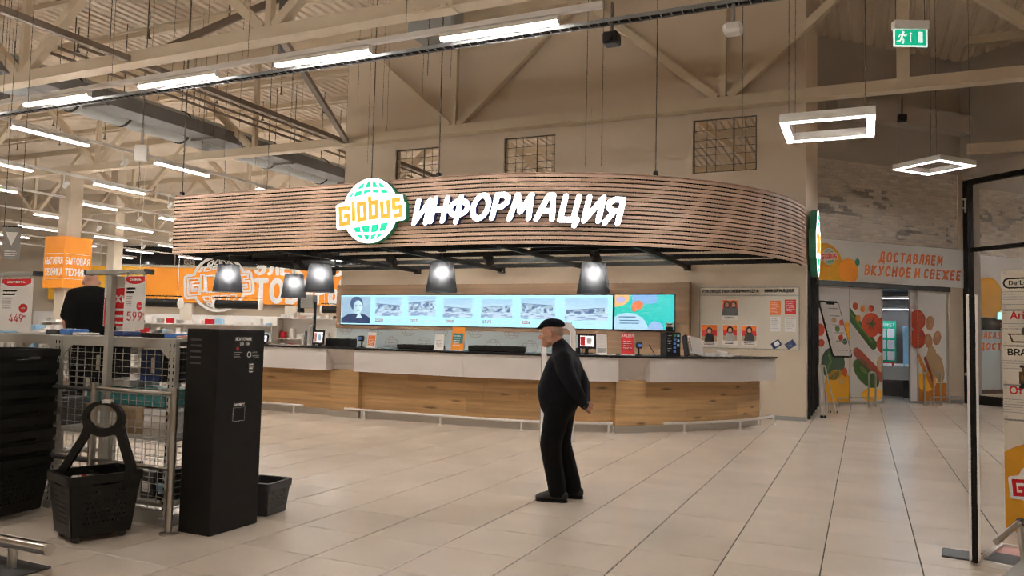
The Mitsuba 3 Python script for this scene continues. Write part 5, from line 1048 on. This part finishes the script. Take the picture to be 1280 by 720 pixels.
# ================================================================== LEFT FOREGROUND: THE WIRE SHELF
gd = thing('wire_gondola', 'grey metal shelf with wire mesh sides and goods behind the mesh, left foreground', 'shelf')
GY, GB = 4.20, 4.72
for x in (-7.20, -5.93, -4.66):
    for y in (GY, GB):
        po = part(gd, 'post', rbx(x-.035, x+.035, y-.02, y+.02, 0, 1.375, .004), 'm_shelf_grey')
        if y == GY: part(po, 'slots', cat_([bx(x+dx-.005, x+dx+.005, y-.0215, y-.0195, .06+.05*k, .085+.05*k) for k in range(26) for dx in (-.02, .02)]), 'm_black', kind='stuff')
    part(gd, 'foot', cat_([bx(x-.04, x+.04, GY-.04, GB+.04, 0, .06)]), 'm_grey')
for (a, b) in ((-7.20, -5.93), (-5.93, -4.66)):
    for y in (GY, GB):
        g = sbox(a+.035, 1.26, b-.035, 1.375).difference(Polygon([(a+.16, 1.30), (b-.16, 1.30), (b-.10, 1.255), (a+.10, 1.255)])).difference(sbox(a+.10, 1.2, b-.10, 1.30)).union(Polygon([(a+.035, 1.30), (a+.15, 1.30), (a+.035, 1.21)])).union(Polygon([(b-.035, 1.30), (b-.15, 1.30), (b-.035, 1.21)]))
        m = ext(g, .012); m.apply_transform(np.array([[1, 0, 0, 0], [0, 0, -1, y+.006], [0, 1, 0, 0], [0, 0, 0, 1.]])); part(gd, 'top_rail', m, 'm_shelf_grey')
        w = [bx(a+.035, b-.035, y-.022, y-.018, z-.002, z+.002) for z in list(np.arange(.12, .50, .045))+list(np.arange(.5, 1.29, .05))]
        w += [bx(x-.002, x+.002, y-.018, y-.014, .10, 1.29) for x in np.arange(a+.07, b-.03, .085 if y == GY else .12)]
        part(gd, 'wire_panel', cat_(w), 'm_shelf_grey')
    for z in (.14, .62, 1.365): part(gd, 'shelf_board', rbx(a+.03, b-.03, GY+.02, GB-.02, z-.015, z+.01, .003), 'm_shelf_grey')
    part(gd, 'base_panel', bx(a+.035, b-.035, GY-.01, GY+.0, .0, .11), 'm_shelf_grey')
for y0 in (GY+.03, GB-.03):
    w = [bx(-4.662, -4.658, GY+.02, GB-.02, z-.002, z+.002) for z in np.arange(.12, 1.29, .05)] if y0 < 4.5 else [bx(-4.662, -4.658, y-.002, y+.002, .1, 1.29) for y in np.arange(GY+.05, GB-.02, .07)]
    part(gd, 'side_wires', cat_(w), 'm_shelf_grey')
# goods inside the shelf
GS = 'goods behind the mesh of the wire shelf'
def goods(x0, x1, y0, y1, z0, h, m, label, name='product_box', cat='box', group=None, tag=None):
    t = thing(name, label, cat, group); part(t, 'carton', rbx(x0, x1, y0, y1, z0, z0+h, .006), m)
    if tag: part(t, 'front_label', bx(x0+(x1-x0)*.2, x0+(x1-x0)*.55, y0-.003, y0, z0+h*.25, z0+h*.75), tag)
    return t
goods(-5.70, -5.05, 4.28, 4.62, .63, .21, 'm_card', 'brown cardboard carton on the middle board behind the mesh', tag='m_paper')
goods(-5.02, -4.75, 4.26, 4.62, .63, .20, 'm_white', 'white wrapped parcel beside the brown carton behind the mesh')
goods(-5.72, -4.85, 4.30, 4.66, .845, .13, 'm_teal', 'long teal box lying on top of the cartons behind the mesh')
goods(-5.55, -5.25, 4.30, 4.6, .985, .05, 'm_shelf_grey', 'small grey flat box on top of the long teal box')
for k, (x, w, h, m, l) in enumerate(((-5.85, .26, .30, 'm_black', 'black bag at the left of the upper goods behind the mesh'), (-5.2, .22, .24, 'm_navy', 'dark blue pack in the upper row behind the mesh'), (-4.96, .2, .26, 'm_black', 'black pack at the right of the upper goods behind the mesh'))):
    t = goods(x, x+w, 4.36, 4.6, 1.035, h, m, l, 'product_pack', 'pack')
    part(t, 'hang_tag', bx(x+w*.6, x+w*.75, 4.35, 4.358, 1.10, 1.22), 'm_paper')
for k in range(6):
    x = -5.75+.17*k; t = thing('boxed_light', 'small packaged item standing on the bottom board behind the mesh', 'pack', 'packs on the bottom board of the wire shelf')
    part(t, 'carton', rbx(x, x+.14, 4.3, 4.5, .15, .32+.03*(k % 3), .004), ('m_white', 'm_dark_grey', 'm_black')[k % 3]); part(t, 'front_label', bx(x+.03, x+.11, 4.297, 4.3, .2, .28), ('m_red', 'm_paper', 'm_lightblue')[k % 3])
for k in range(5):
    x = -7.1+.22*k; t = thing('stacked_pack', 'dark pack on a board of the left bay, half hidden by the baskets', 'pack', 'dark packs in the left bay of the wire shelf'); part(t, 'carton', rbx(x, x+.19, 4.3, 4.6, .63, .85+.04*(k % 2), .005), 'm_black' if k % 2 else 'm_dark_grey'); part(t, 'front_label', bx(x+.04, x+.12, 4.297, 4.3, .7, .76), 'm_paper')
# goods lying on the top board
TOPS = ((-7.0, .22, .05, 'm_lightblue', 'light blue flat packet'), (-6.74, .30, .04, 'm_paper', 'white flat packet under the 449 price card'), (-6.36, .16, .06, 'm_dark_grey', 'dark coiled cable packet'), (-6.18, .12, .07, 'm_blue', 'bright blue packet left of the bent person'), (-6.02, .10, .03, 'm_paper', 'small white packet'), (-5.62, .2, .06, 'm_navy', 'navy packet in front of the bent person'), (-5.22, .24, .05, 'm_black', 'black flat packet under the 599 price card'), (-4.96, .12, .05, 'm_blue', 'blue packet right of the 599 price card'), (-4.83, .14, .03, 'm_pink', 'pale pink tray at the right end'))
for x, w, h, m, l in TOPS:
    t = thing('top_packet', l+' on the top board of the wire shelf', 'packet'); part(t, 'body', rbx(x, x+w, 4.36, 4.55, 1.376, 1.376+h*.7, .008), m); part(t, 'sticker', bx(x+w*.3, x+w*.6, 4.39, 4.46, 1.376+h*.7, 1.378+h*.7), 'm_paper')
# T-shaped price stands with hanging price cards
def tstand(x, x0, x1, label):
    t = thing('price_stand', label, 'sign stand'); part(t, 'pole', rbx(x-.025, x+.025, 4.115, 4.165, 0, 1.865, .004), 'm_shelf_grey'); part(t, 'bar', rbx(x0, x1, 4.10, 4.17, 1.855, 1.89, .005), 'm_shelf_grey'); part(t, 'foot', bx(x-.06, x+.06, 4.08, 4.18, 0, .01), 'm_grey')
    for a in (x0+.01, x1-.01): part(t, 'bar_end', bx(a-.012, a+.012, 4.098, 4.172, 1.853, 1.892), 'm_dark_grey')
tstand(-5.29, -5.56, -4.875, 'grey T-shaped stand with the 599 price card, in front of the wire shelf'); tstand(-6.95, -7.6, -6.15, 'grey T-shaped stand with the 449 price card at the left edge')
def price_card(x0, x1, z0, z1, price, label, rz=0.):
    w, h = x1-x0, z1-z0; t = thing('price_card', label, 'price card', at=fr(((x0+x1)/2, 4.095, z0), (math.cos(rz), math.sin(rz), 0), (0, 0, 1)))
    part(t, 'card', ext(sbox(-w/2, 0, w/2, h), .003), 'm_paper'); arc = sbox(-w*.44, h*.90, w*.44, h*.99).union(affinity.scale(Point(0, h*.91).buffer(1), w*.40, h*.065)); part(t, 'red_banner', ext(arc, .001), 'm_red', at=tr(0, 0, .003))
    part(t, 'banner_title', fit_mesh('КУПИТЬ', w*.55, h*.045), 'm_text_white', at=tr(0, h*.925, .0045)); part(t, 'price', words(price, h*.165, False), 'm_text_red', at=tr(w*.04, h*.16, .0035)); part(t, 'kopecks', words('90', h*.05), 'm_text_red', at=tr(w*.06+h*.165*1.30, h*.25, .0035))
    part(t, 'discount_dot', ext(affinity.scale(Point(w*.24, h*.43).buffer(1), w*.13, h*.085), .001), 'm_red', at=tr(0, 0, .003)); part(t, 'discount', words('-25%', h*.035, True), 'm_text_white', at=tr(w*.24, h*.415, .0042))
    part(t, 'product_name', cat_([scribble(w*.46, 2, h*.07, h*.035, 3)]), 'm_text_black', at=tr(-w*.17, h*.78, .0035)); part(t, 'small_print', scribble(w*.36, 5, h*.045, h*.014, 5), 'm_text_grey', at=tr(-w*.22, h*.62, .0035), kind='stuff')
    for a in (-w*.4, w*.4): part(t, 'clip', bx(a-.006, a+.006, h-.01, h+.03, -.002, .004), 'm_grey')
def fit_mesh(text, w, h):
    g, _ = brush(text, 1, .10, .25); return ext(fit(g, w, h), .001)
price_card(-6.57, -6.15, 1.40, 1.835, '449', 'white price card reading 449 hanging at the left edge')
price_card(-5.085, -4.865, 1.44, 1.84, '599', 'narrow white price card reading 599 hanging on the right of the pole')
rc = thing('red_hit_card', 'red hanging card with a pale dome and white letters behind the pole', 'price card', at=fr((-5.23, 4.19, 1.455), (.96, .28, 0), (0, 0, 1)))
part(rc, 'card', ext(sbox(-.15, 0, .15, .39), .003), 'm_paper'); part(rc, 'red_field', ext(sbox(-.145, .005, .145, .22).union(affinity.scale(Point(0, .20).buffer(1), .145, .10)), .001), 'm_red', at=tr(0, 0, .003)); part(rc, 'letters', fit_mesh('ХИТ', .17, .06), 'm_text_white', at=tr(0.03, .215, .0045)); part(rc, 'small_print', scribble(.14, 3, .05, .018, 9), 'm_text_white', at=tr(.02, .14, .0045))
# chrome guard rail in front of the shelf
gr = thing('guard_rail', 'chrome tube guard rail standing in front of the wire shelf', 'rail')
for x in (-5.31, -4.48): part(gr, 'post', tube((x, 4.06, 0), (x, 4.06, 1.03), .026, 14), 'm_brushed', smooth=40); part(gr, 'foot_plate', lathe([(0, 0), (.06, 0), (.06, .012), (.03, .02), (0, .02)], 18), 'm_brushed', at=tr(x, 4.06, 0))
for z in (.985, .45): part(gr, 'rail', tube((-5.31, 4.06, z), (-4.48, 4.06, z), .017, 10), 'm_chrome', smooth=40); part(gr, 'rail', tube((-6.6, 4.06, z-.01), (-5.31, 4.06, z-.01), .017, 10), 'm_dark_grey', smooth=40)
# black fire cabinet like box with small print
bk_ = thing('black_cabinet', 'tall black cardboard display box with small white print at the end of the wire shelf', 'display box')
part(bk_, 'body', rbx(-4.475, -4.172, 4.14, 4.61, .0, 1.455, .006), 'm_black')
for k in range(5): part(bk_, 'vent', bx(-4.43, -4.33, 4.137, 4.14, 1.20+.042*k, 1.215+.042*k), 'm_dark_grey')
SFm = lambda y, z: fr((-4.1715, y, z), (0, 1, 0), (0, 0, 1))
part(bk_, 'title', scribble_text := cat_([scribble(.16, 1, .03, .022, 2, .1)]), 'm_text_white', at=SFm(4.37, 1.40)) if False else None
def glyphs_row(n, h, seed):
    r = random.Random(seed); ms = []; x = 0
    for k in range(n):
        if r.random() < .15: x += h*.7; continue
        g, w = glyph(r.choice('НИМТКЕРСАО'), h, h*.10, 8.); ms.append(affinity.translate(g, x, 0)); x += w+h*.28
    return ext(centred(unary_union(ms)), .001)
part(bk_, 'title', glyphs_row(9, .022, 4), 'm_text_white', at=SFm(4.39, 1.385)); part(bk_, 'title', glyphs_row(6, .022, 5), 'm_text_white', at=SFm(4.40, 1.35))
part(bk_, 'emblem', ext(Point(0, 0).buffer(.014), .001), 'm_red', at=SFm(4.33, 1.315)); part(bk_, 'small_print', scribble(.09, 3, .016, .005, 1), 'm_text_grey', at=SFm(4.34, 1.29)); part(bk_, 'round_mark', ext(Point(0, 0).buffer(.022).difference(Point(0, 0).buffer(.016)), .001), 'm_text_white', at=SFm(4.45, 1.27)); part(bk_, 'small_print', scribble(.07, 4, .014, .005, 2), 'm_text_grey', at=SFm(4.52, 1.29)); part(bk_, 'small_print', scribble(.05, 5, .014, .007, 7), 'm_text_white', at=SFm(4.48, 1.20)); part(bk_, 'lower_title', glyphs_row(8, .016, 9), 'm_text_white', at=SFm(4.37, .905)); part(bk_, 'lower_frame', ext(sbox(-.06, -.05, .06, .05).difference(sbox(-.057, -.047, .057, .047)), .001), 'm_text_grey', at=SFm(4.37, .835))
# --- shopping baskets
def basket_meshes(w0, d0, w1, d1, h, z0=.03, holes=True, th=.008):
    """Four perforated side walls, floor and rim of a tapering basket."""
    out = []
    for (wa, wb, da, db, rz) in ((w0, w1, d0, d1, 0), (w0, w1, d0, d1, math.pi), (d0, d1, w0, w1, math.pi/2), (d0, d1, w0, w1, -math.pi/2)):
        g = Polygon([(-wa/2, 0), (wa/2, 0), (wb/2, h), (-wb/2, h)])
        if holes:
            hs = []
            for r in range(7):
                for c in range(-4, 5):
                    zz = h*(.22+.085*r); xx = c*.030+(.015 if r % 2 else 0)
                    if abs(xx) < wa*.40 and (r < 5 or abs(c) > 1): hs.append(Point(xx, zz).buffer(.0088, quad_segs=1))
            hs.append(rrect(wa*.5, .022, .01)); hs[-1] = affinity.translate(hs[-1], 0, h*.86)
            g = g.difference(unary_union(hs))
        m = ext(g, th); lean = math.atan2((db-da)/2, h)
        A = np.eye(4); A[:3, 0] = (1, 0, 0); A[:3, 1] = (0, -math.sin(lean), math.cos(lean)); A[:3, 2] = np.cross(A[:3, 0], A[:3, 1]); A[:3, 3] = (0, -da/2, z0)
        R = tr(0, 0, 0, rz); m.apply_transform(R@A); out.append(m)
    floor_ = bx(-w0/2, w0/2, -d0/2, d0/2, z0-.004, z0+.006)
    ro, ri = rrect(w1+.035, d1+.035, .03), rrect(w1-.01, d1-.01, .02); rim = ext(ro.difference(ri), .028); rim.apply_translation([0, 0, z0+h-.02])
    lip = ext(ro.difference(rrect(w1+.023, d1+.023, .025)), .05); lip.apply_translation([0, 0, z0+h-.05])
    return out, floor_, cat_([rim, lip])
tb_ = thing('rolling_basket', 'black rolling shopping basket with a tall ring handle on the floor before the wire shelf', 'shopping basket', at=tr(-4.885, 3.775, 0, -.30))
ws, fl_, rim = basket_meshes(.31, .37, .385, .46, .40, .045)
for m in ws: part(tb_, 'side_wall', m, 'm_black_plastic')
part(tb_, 'floor_plate', fl_, 'm_black_plastic'); part(tb_, 'rim', rim, 'm_black_plastic')
for a in (-.12, .12):
    for b in (-.15, .15): part(tb_, 'caster', tube((a-.012, b, .025), (a+.012, b, .025), .025, 12), 'm_dark_grey')
hx = unary_union([LineString([(-.30, 0), (-.26, .06), (-.135, .255), (-.10, .34)]).buffer(.026), LineString([(.12, .34), (.155, .23), (.215, .06), (.19, -.06)]).buffer(.030), affinity.scale(Point(.005, .385).buffer(1, quad_segs=12), .155, .125), LineString([(-.10, .32), (.13, .31)]).buffer(.032)]).buffer(.02).buffer(-.02)
hx = hx.difference(affinity.scale(Point(.003, .40).buffer(1, quad_segs=12), .112, .082))
hA = fr((.055, .02, .43), (math.cos(.62), math.sin(.62), 0), (0, -.06, 1))
hm = ext(hx, .034); part(tb_, 'handle', hm, 'm_black_plastic', at=hA@tr(0, 0, -.017), smooth=30); part(tb_, 'handle_label', bx(.0, .065, .495, .516, -.02, .02), 'm_white', at=hA)
sb_ws, sb_fl, sb_rim = basket_meshes(.36, .42, .45, .52, .40, .04, True)
sb_m = [shape(m, 'm_black_plastic') for m in sb_ws]; sb_f = shape(sb_fl, 'm_black_plastic'); sb_r = shape(sb_rim, 'm_black_plastic')
for k in range(9):
    l = ('second', 'third', 'fourth', 'fifth', 'sixth', 'seventh', 'eighth')[k-1]+' black shopping basket from the bottom of the nested stack at the left edge' if 0 < k < 8 else ('lowest black shopping basket of the nested stack at the left edge' if k == 0 else 'topmost black shopping basket of the nested stack at the left edge')
    t = thing('nested_basket', l, 'shopping basket', 'nested shopping baskets', at=tr(-5.98+.004*(k % 3), 3.80, .0+.103*k, .10+.012*(k % 2)))
    for m in sb_m: part(t, 'side_wall', m)
    part(t, 'floor_plate', sb_f); part(t, 'rim', sb_r)
for q in range(3): part('nested_basket', 'caster', tube((-.14+.14*q, -.18, .02), (-.12+.14*q, -.18, .02), .02, 10), 'm_dark_grey')
ws, fl_, rim = basket_meshes(.24, .24, .29, .29, .25, .0, True, .006)
t = thing('small_basket', 'small dark plastic basket on the floor half hidden behind the black box', 'basket', at=tr(-4.38, 4.90, 0, .1))
for m in ws: part(t, 'side_wall', m, 'm_dark_grey')
part(t, 'floor_plate', fl_, 'm_dark_grey'); part(t, 'rim', rim, 'm_dark_grey')
# bumper rail and mat in the lower left corner
bm = thing('bumper_rail', 'thick chrome bumper rail on a short post at the lower left corner', 'rail'); part(bm, 'tube', tube((-6.2, 3.0, .155), (-4.32, 3.06, .155), .034, 18), 'm_chrome', smooth=40); part(bm, 'end_cap', tube((-4.325, 3.06, .155), (-4.315, 3.06, .155), .0345, 18), 'm_brushed')
for x in (-4.62, -5.7): part(bm, 'post', tube((x, 3.045, .012), (x, 3.045, .13), .024, 12), 'm_brushed', smooth=40)
solo('black_mat', 'black rubber mat under the bumper rail at the lower left corner', 'mat', rbx(-6.4, -4.44, 2.5, 3.17, 0, .012, .004), 'm_dark_grey')

# ================================================================== THE STORE BEHIND
# orange box sign round the column
cb = thing('column_sign', 'orange box sign reading БЫТОВАЯ ТЕХНИКА wrapped round a cream column', 'sign'); cx, cy, cw, z0, z1 = -21.06, 15.0, .86, 2.48, 3.96; h_ = cw/2
for (o, u, nm) in (((cx, cy-h_, z0), (1, 0, 0), 'front'), ((cx+h_, cy, z0), (0, 1, 0), 'side'), ((cx-h_, cy, z0), (0, -1, 0), 'left'), ((cx, cy+h_, z0), (-1, 0, 0), 'back')):
    A = fr(o, u, (0, 0, 1)); part(cb, 'panel', bx(-h_, h_, 0, z1-z0, -.02, 0), 'm_orange', at=A)
    if nm in ('front', 'side'):
        part(cb, 'lettering', fit_mesh('БЫТОВАЯ', .76, .21), 'm_text_white', at=A@tr(0, .78, .0)); part(cb, 'lettering', fit_mesh('ТЕХНИКА', .76, .22), 'm_text_white', at=A@tr(0, .46, .0))
        for z in (.26, .98): part(cb, 'line', bx(-.38, .38, z, z+.012, 0, .002), 'm_text_white', at=A)
# the long orange sign on the far wall
WU = np.array([BW1[0]-BW0[0], BW1[1]-BW0[1], 0.]); WU /= np.linalg.norm(WU)
WF = fr((-35.43, 29.95, 0), WU, (0, 0, 1)); WN = np.cross(WU, [0, 0, 1.]); WF[:3, 3] += WN*.35
os_ = thing('store_sign', 'long orange wall sign with white globe outline and letters at the store end', 'sign', at=WF)
for k in range(7): part(os_, 'board', bx(-5.2+2.6*k, -2.61+2.6*k, 2.75, 4.62, -.2, 0), 'm_yellow' if k < 2 else 'm_orange')
g = unary_union([p.exterior.buffer(.022) for p in getattr(LOGO_PLATE, 'geoms', [LOGO_PLATE])]+[q.exterior.buffer(.014) for q in getattr(LOGO_WORD, 'geoms', [LOGO_WORD])]+[q.exterior.buffer(.010) for q in getattr(LOGO_PATCH, 'geoms', [LOGO_PATCH])])
part(os_, 'globe_outline', ext(affinity.scale(g, 3.4, 3.4, origin=(0, 0)), .03), 'm_white', at=tr(4.0, 3.80, 0))
for txt, s0, z0, hh in (('ЭЛЕКТРО', 6.0, 4.40, .68), ('ТОВАРЫ', 6.0, 2.92, 1.12)):
    g, w = brush(txt, hh, hh*.125, hh*.30); part(os_, 'lettering', ext(affinity.translate(affinity.scale(g, 4.6/w, 1, origin=(0, 0)), s0, z0), .03), 'm_text_white', at=tr(0, 0, 0))
dw = thing('window_band', 'dark window band above the orange sign on the far wall', 'window', at=WF)
part(dw, 'frame', bx(-1.6, 11, 4.70, 5.85, -.30, -.22), 'm_grey')
for k in range(4): part(dw, 'pane', bx(-1.5+3.0*k, 1.4+3.0*k, 4.78, 5.75, -.22, -.20), 'm_black_gloss')
part(dw, 'ledge', bx(-1.7, 11, 4.63, 4.72, -.3, -.02), 'm_wall_far')
for k, (s, l) in enumerate(((1.95, 'pale wall pier under the left end of the canopy'), (7.6, 'pale wall pier behind the second lamp shade'), (-3.2, 'pale wall pier behind the column sign'))):
    p_ = thing('wall_pier', l, 'pier', at=WF); part(p_, 'shaft', bx(s, s+.62, 0, 5.9, -.3, -.20), 'm_plaster_light'); part(p_, 'shaft_low', bx(s, s+.62, 0, 2.7, -.2, .02), 'm_plaster_light')
part('wall_store_end', 'white_dado', upright(bx(-6, 16, 1.2, 2.1, -.30, -.12), WF), 'm_white')
# far racks with small goods
def rack(x, y, w, label, seed, rz=0., levels=(.35, .75, 1.12), d=.5, top=1.35, n=10, pal=('m_paper', 'm_white', 'm_dark_grey', 'm_pink', 'm_lightblue', 'm_red', 'm_black')):
    t = thing('store_rack', label, 'shelf', at=tr(x, y, 0, rz)); r = random.Random(seed)
    part(t, 'back_panel', bx(-w/2, w/2, -.01, .01, 0, top), 'm_white'); part(t, 'base', bx(-w/2, w/2, -d, 0, 0, .15), 'm_grey')
    for z in levels: part(t, 'shelf', bx(-w/2, w/2, -d, 0, z-.02, z), 'm_white')
    for a in (-w/2, w/2): part(t, 'upright', bx(a-.02, a+.02, -d, .02, 0, top), 'm_shelf_grey')
    part(t, 'top', bx(-w/2, w/2, -d, d*.4, top, top+.02), 'm_white')
    M = place[t]
    for lv in list(levels)+[top+.02]:
        for k in range(n):
            hh = .05+.13*r.random() if lv > top else .12+.16*r.random(); ww = w/n*(.35+.4*r.random()); xx = -w/2+w/n*(k+.5)
            o = M@np.array([xx, -d*.5, lv, 1.]);
            if visible(o[:3], 10) is None: continue
            b = numbered('packaged_item'); place[b] = M@tr(xx, -d*.6, lv)
            labels[b] = {'label': 'small packaged item among the goods on a far store rack', 'category': 'pack', 'group': 'small goods on the far racks'}
            scene[b] = {**item_ply[r.randrange(len(item_ply))], 'to_world': T4(place[b]@np.diag([ww, .2, hh, 1.]))}
item_ply = [shape(rbx(-.5, .5, -.5, .5, 0, 1, .05), m) for m in ('m_paper', 'm_white', 'm_dark_grey', 'm_pink', 'm_lightblue', 'm_white', 'm_white', 'm_grey', 'm_paper', 'm_white', 'm_paper', 'm_text_red')]
rack(-12.9, 9.3, 1.9, 'low white rack of boxed goods behind the black box', 1, .25, top=1.26); rack(-11.2, 10.2, 1.4, 'low white rack with small packs left of the counter', 2, .3, top=1.24)
rack(-10.6, 7.6, 1.6, 'low white rack seen between the price cards', 3, .3, top=1.25); rack(-14.3, 7.6, 1.6, 'low white rack behind the bent worker', 4, .5, top=1.28); rack(-15.6, 6.4, 2.2, 'low white rack behind the 449 price card', 5, .7, top=1.28)
rack(-15.9, 15.6, 3.4, 'white pegboard rack of blister packs behind the left end of the counter', 6, .43, (.5, .85, 1.15), top=1.52, n=13); rack(-19.5, 15.2, 3.2, 'white pegboard rack farther left in the electrical department', 7, .43, (.5, .85, 1.15), top=1.5, n=11); rack(-13.6, 18.0, 3.2, 'white pegboard rack at the right end of the electrical department', 8, .43, (.5, .85, 1.2), top=1.75, n=13); rack(-22, 12.6, 3.2, 'white rack at the left of the electrical department', 9, .6, top=1.5, n=10)
for (x, y, w, rz, z, l) in ((-20.0, 17.3, 1.35, .43, 2.18, 'hanging black roller with white ends left of the first lamp shade'), (-17.7, 18.3, 1.35, .43, 2.18, 'hanging black roller with white ends beside the first lamp shade'), (-18.0, 23.8, 1.25, .43, 2.22, 'hanging black roller with white ends below the second lamp shade')):
    t = thing('hanging_roller', l, 'hanging display', at=tr(x, y, z, rz)); part(t, 'cylinder', tube((-w/2, 0, 0), (w/2, 0, 0), .13, 16), 'm_black', smooth=40)
    for a in (-1, 1): part(t, 'end_disc', tube((a*w/2, 0, 0), (a*(w/2+.06), 0, 0), .17, 16), 'm_white', smooth=40); part(t, 'cord', tube((a*w*.45, 0, .1), (a*w*.45, 0, DECK-z), .008, 5), 'm_white')
    part(t, 'frame_bar', bx(-w*.55, w*.55, -.02, .02, .20, .23), 'm_black')
hp = thing('hanging_poster', 'grey translucent poster hanging from a rod at the left edge', 'poster', at=fr((-9.03, 5.72, 2.20), (.80, .45, 0), (0, 0, 1)))
part(hp, 'sheet', bx(-.10, .10, 0, .38, -.002, .002), 'm_grey'); part(hp, 'picture', ext(Polygon([(-.07, .32), (.07, .32), (.0, .16)]), .001), 'm_paper', at=tr(0, 0, .002)); part(hp, 'rod', tube((-.11, .385, 0), (.11, .385, 0), .008, 6), 'm_black'); part(hp, 'print', scribble(.14, 3, .025, .01, 4), 'm_text_white', at=tr(0, .10, .003))
for a in (-.09, .09): part(hp, 'cord', tube((a, .385, 0), (a, DECK-2.2, 0), .004, 5), 'm_wire')
wb = thing('access_point', 'pale square box hanging from the light rails above the store', 'equipment box', at=tr(-12.9, 10.6, 5.05, .5)); part(wb, 'body', rbx(-.12, .12, -.05, .05, -.36, -.04, .01), 'm_white'); part(wb, 'bracket', bx(-.02, .02, -.02, .02, -.05, .3), 'm_grey'); part(wb, 'rod', tube((0, 0, .3), (0, 0, DECK-5.05), .012, 6), 'm_wire')
xs = thing('far_exit_sign', 'tiny green exit sign hanging far back in the store left of the canopy', 'exit sign', at=fr((-20.4, 20.2, 4.0), (.9, .43, 0), (0, 0, 1))); part(xs, 'plate', bx(-.17, .17, -.15, .15, -.02, .02), 'm_white', emit=glow(.3, 1.2, .9)); part(xs, 'arrow', bx(-.06, .06, -.07, .07, .02, .025), 'm_white'); part(xs, 'rod', tube((0, .15, 0), (0, 4.6, 0), .01, 5), 'm_wire')
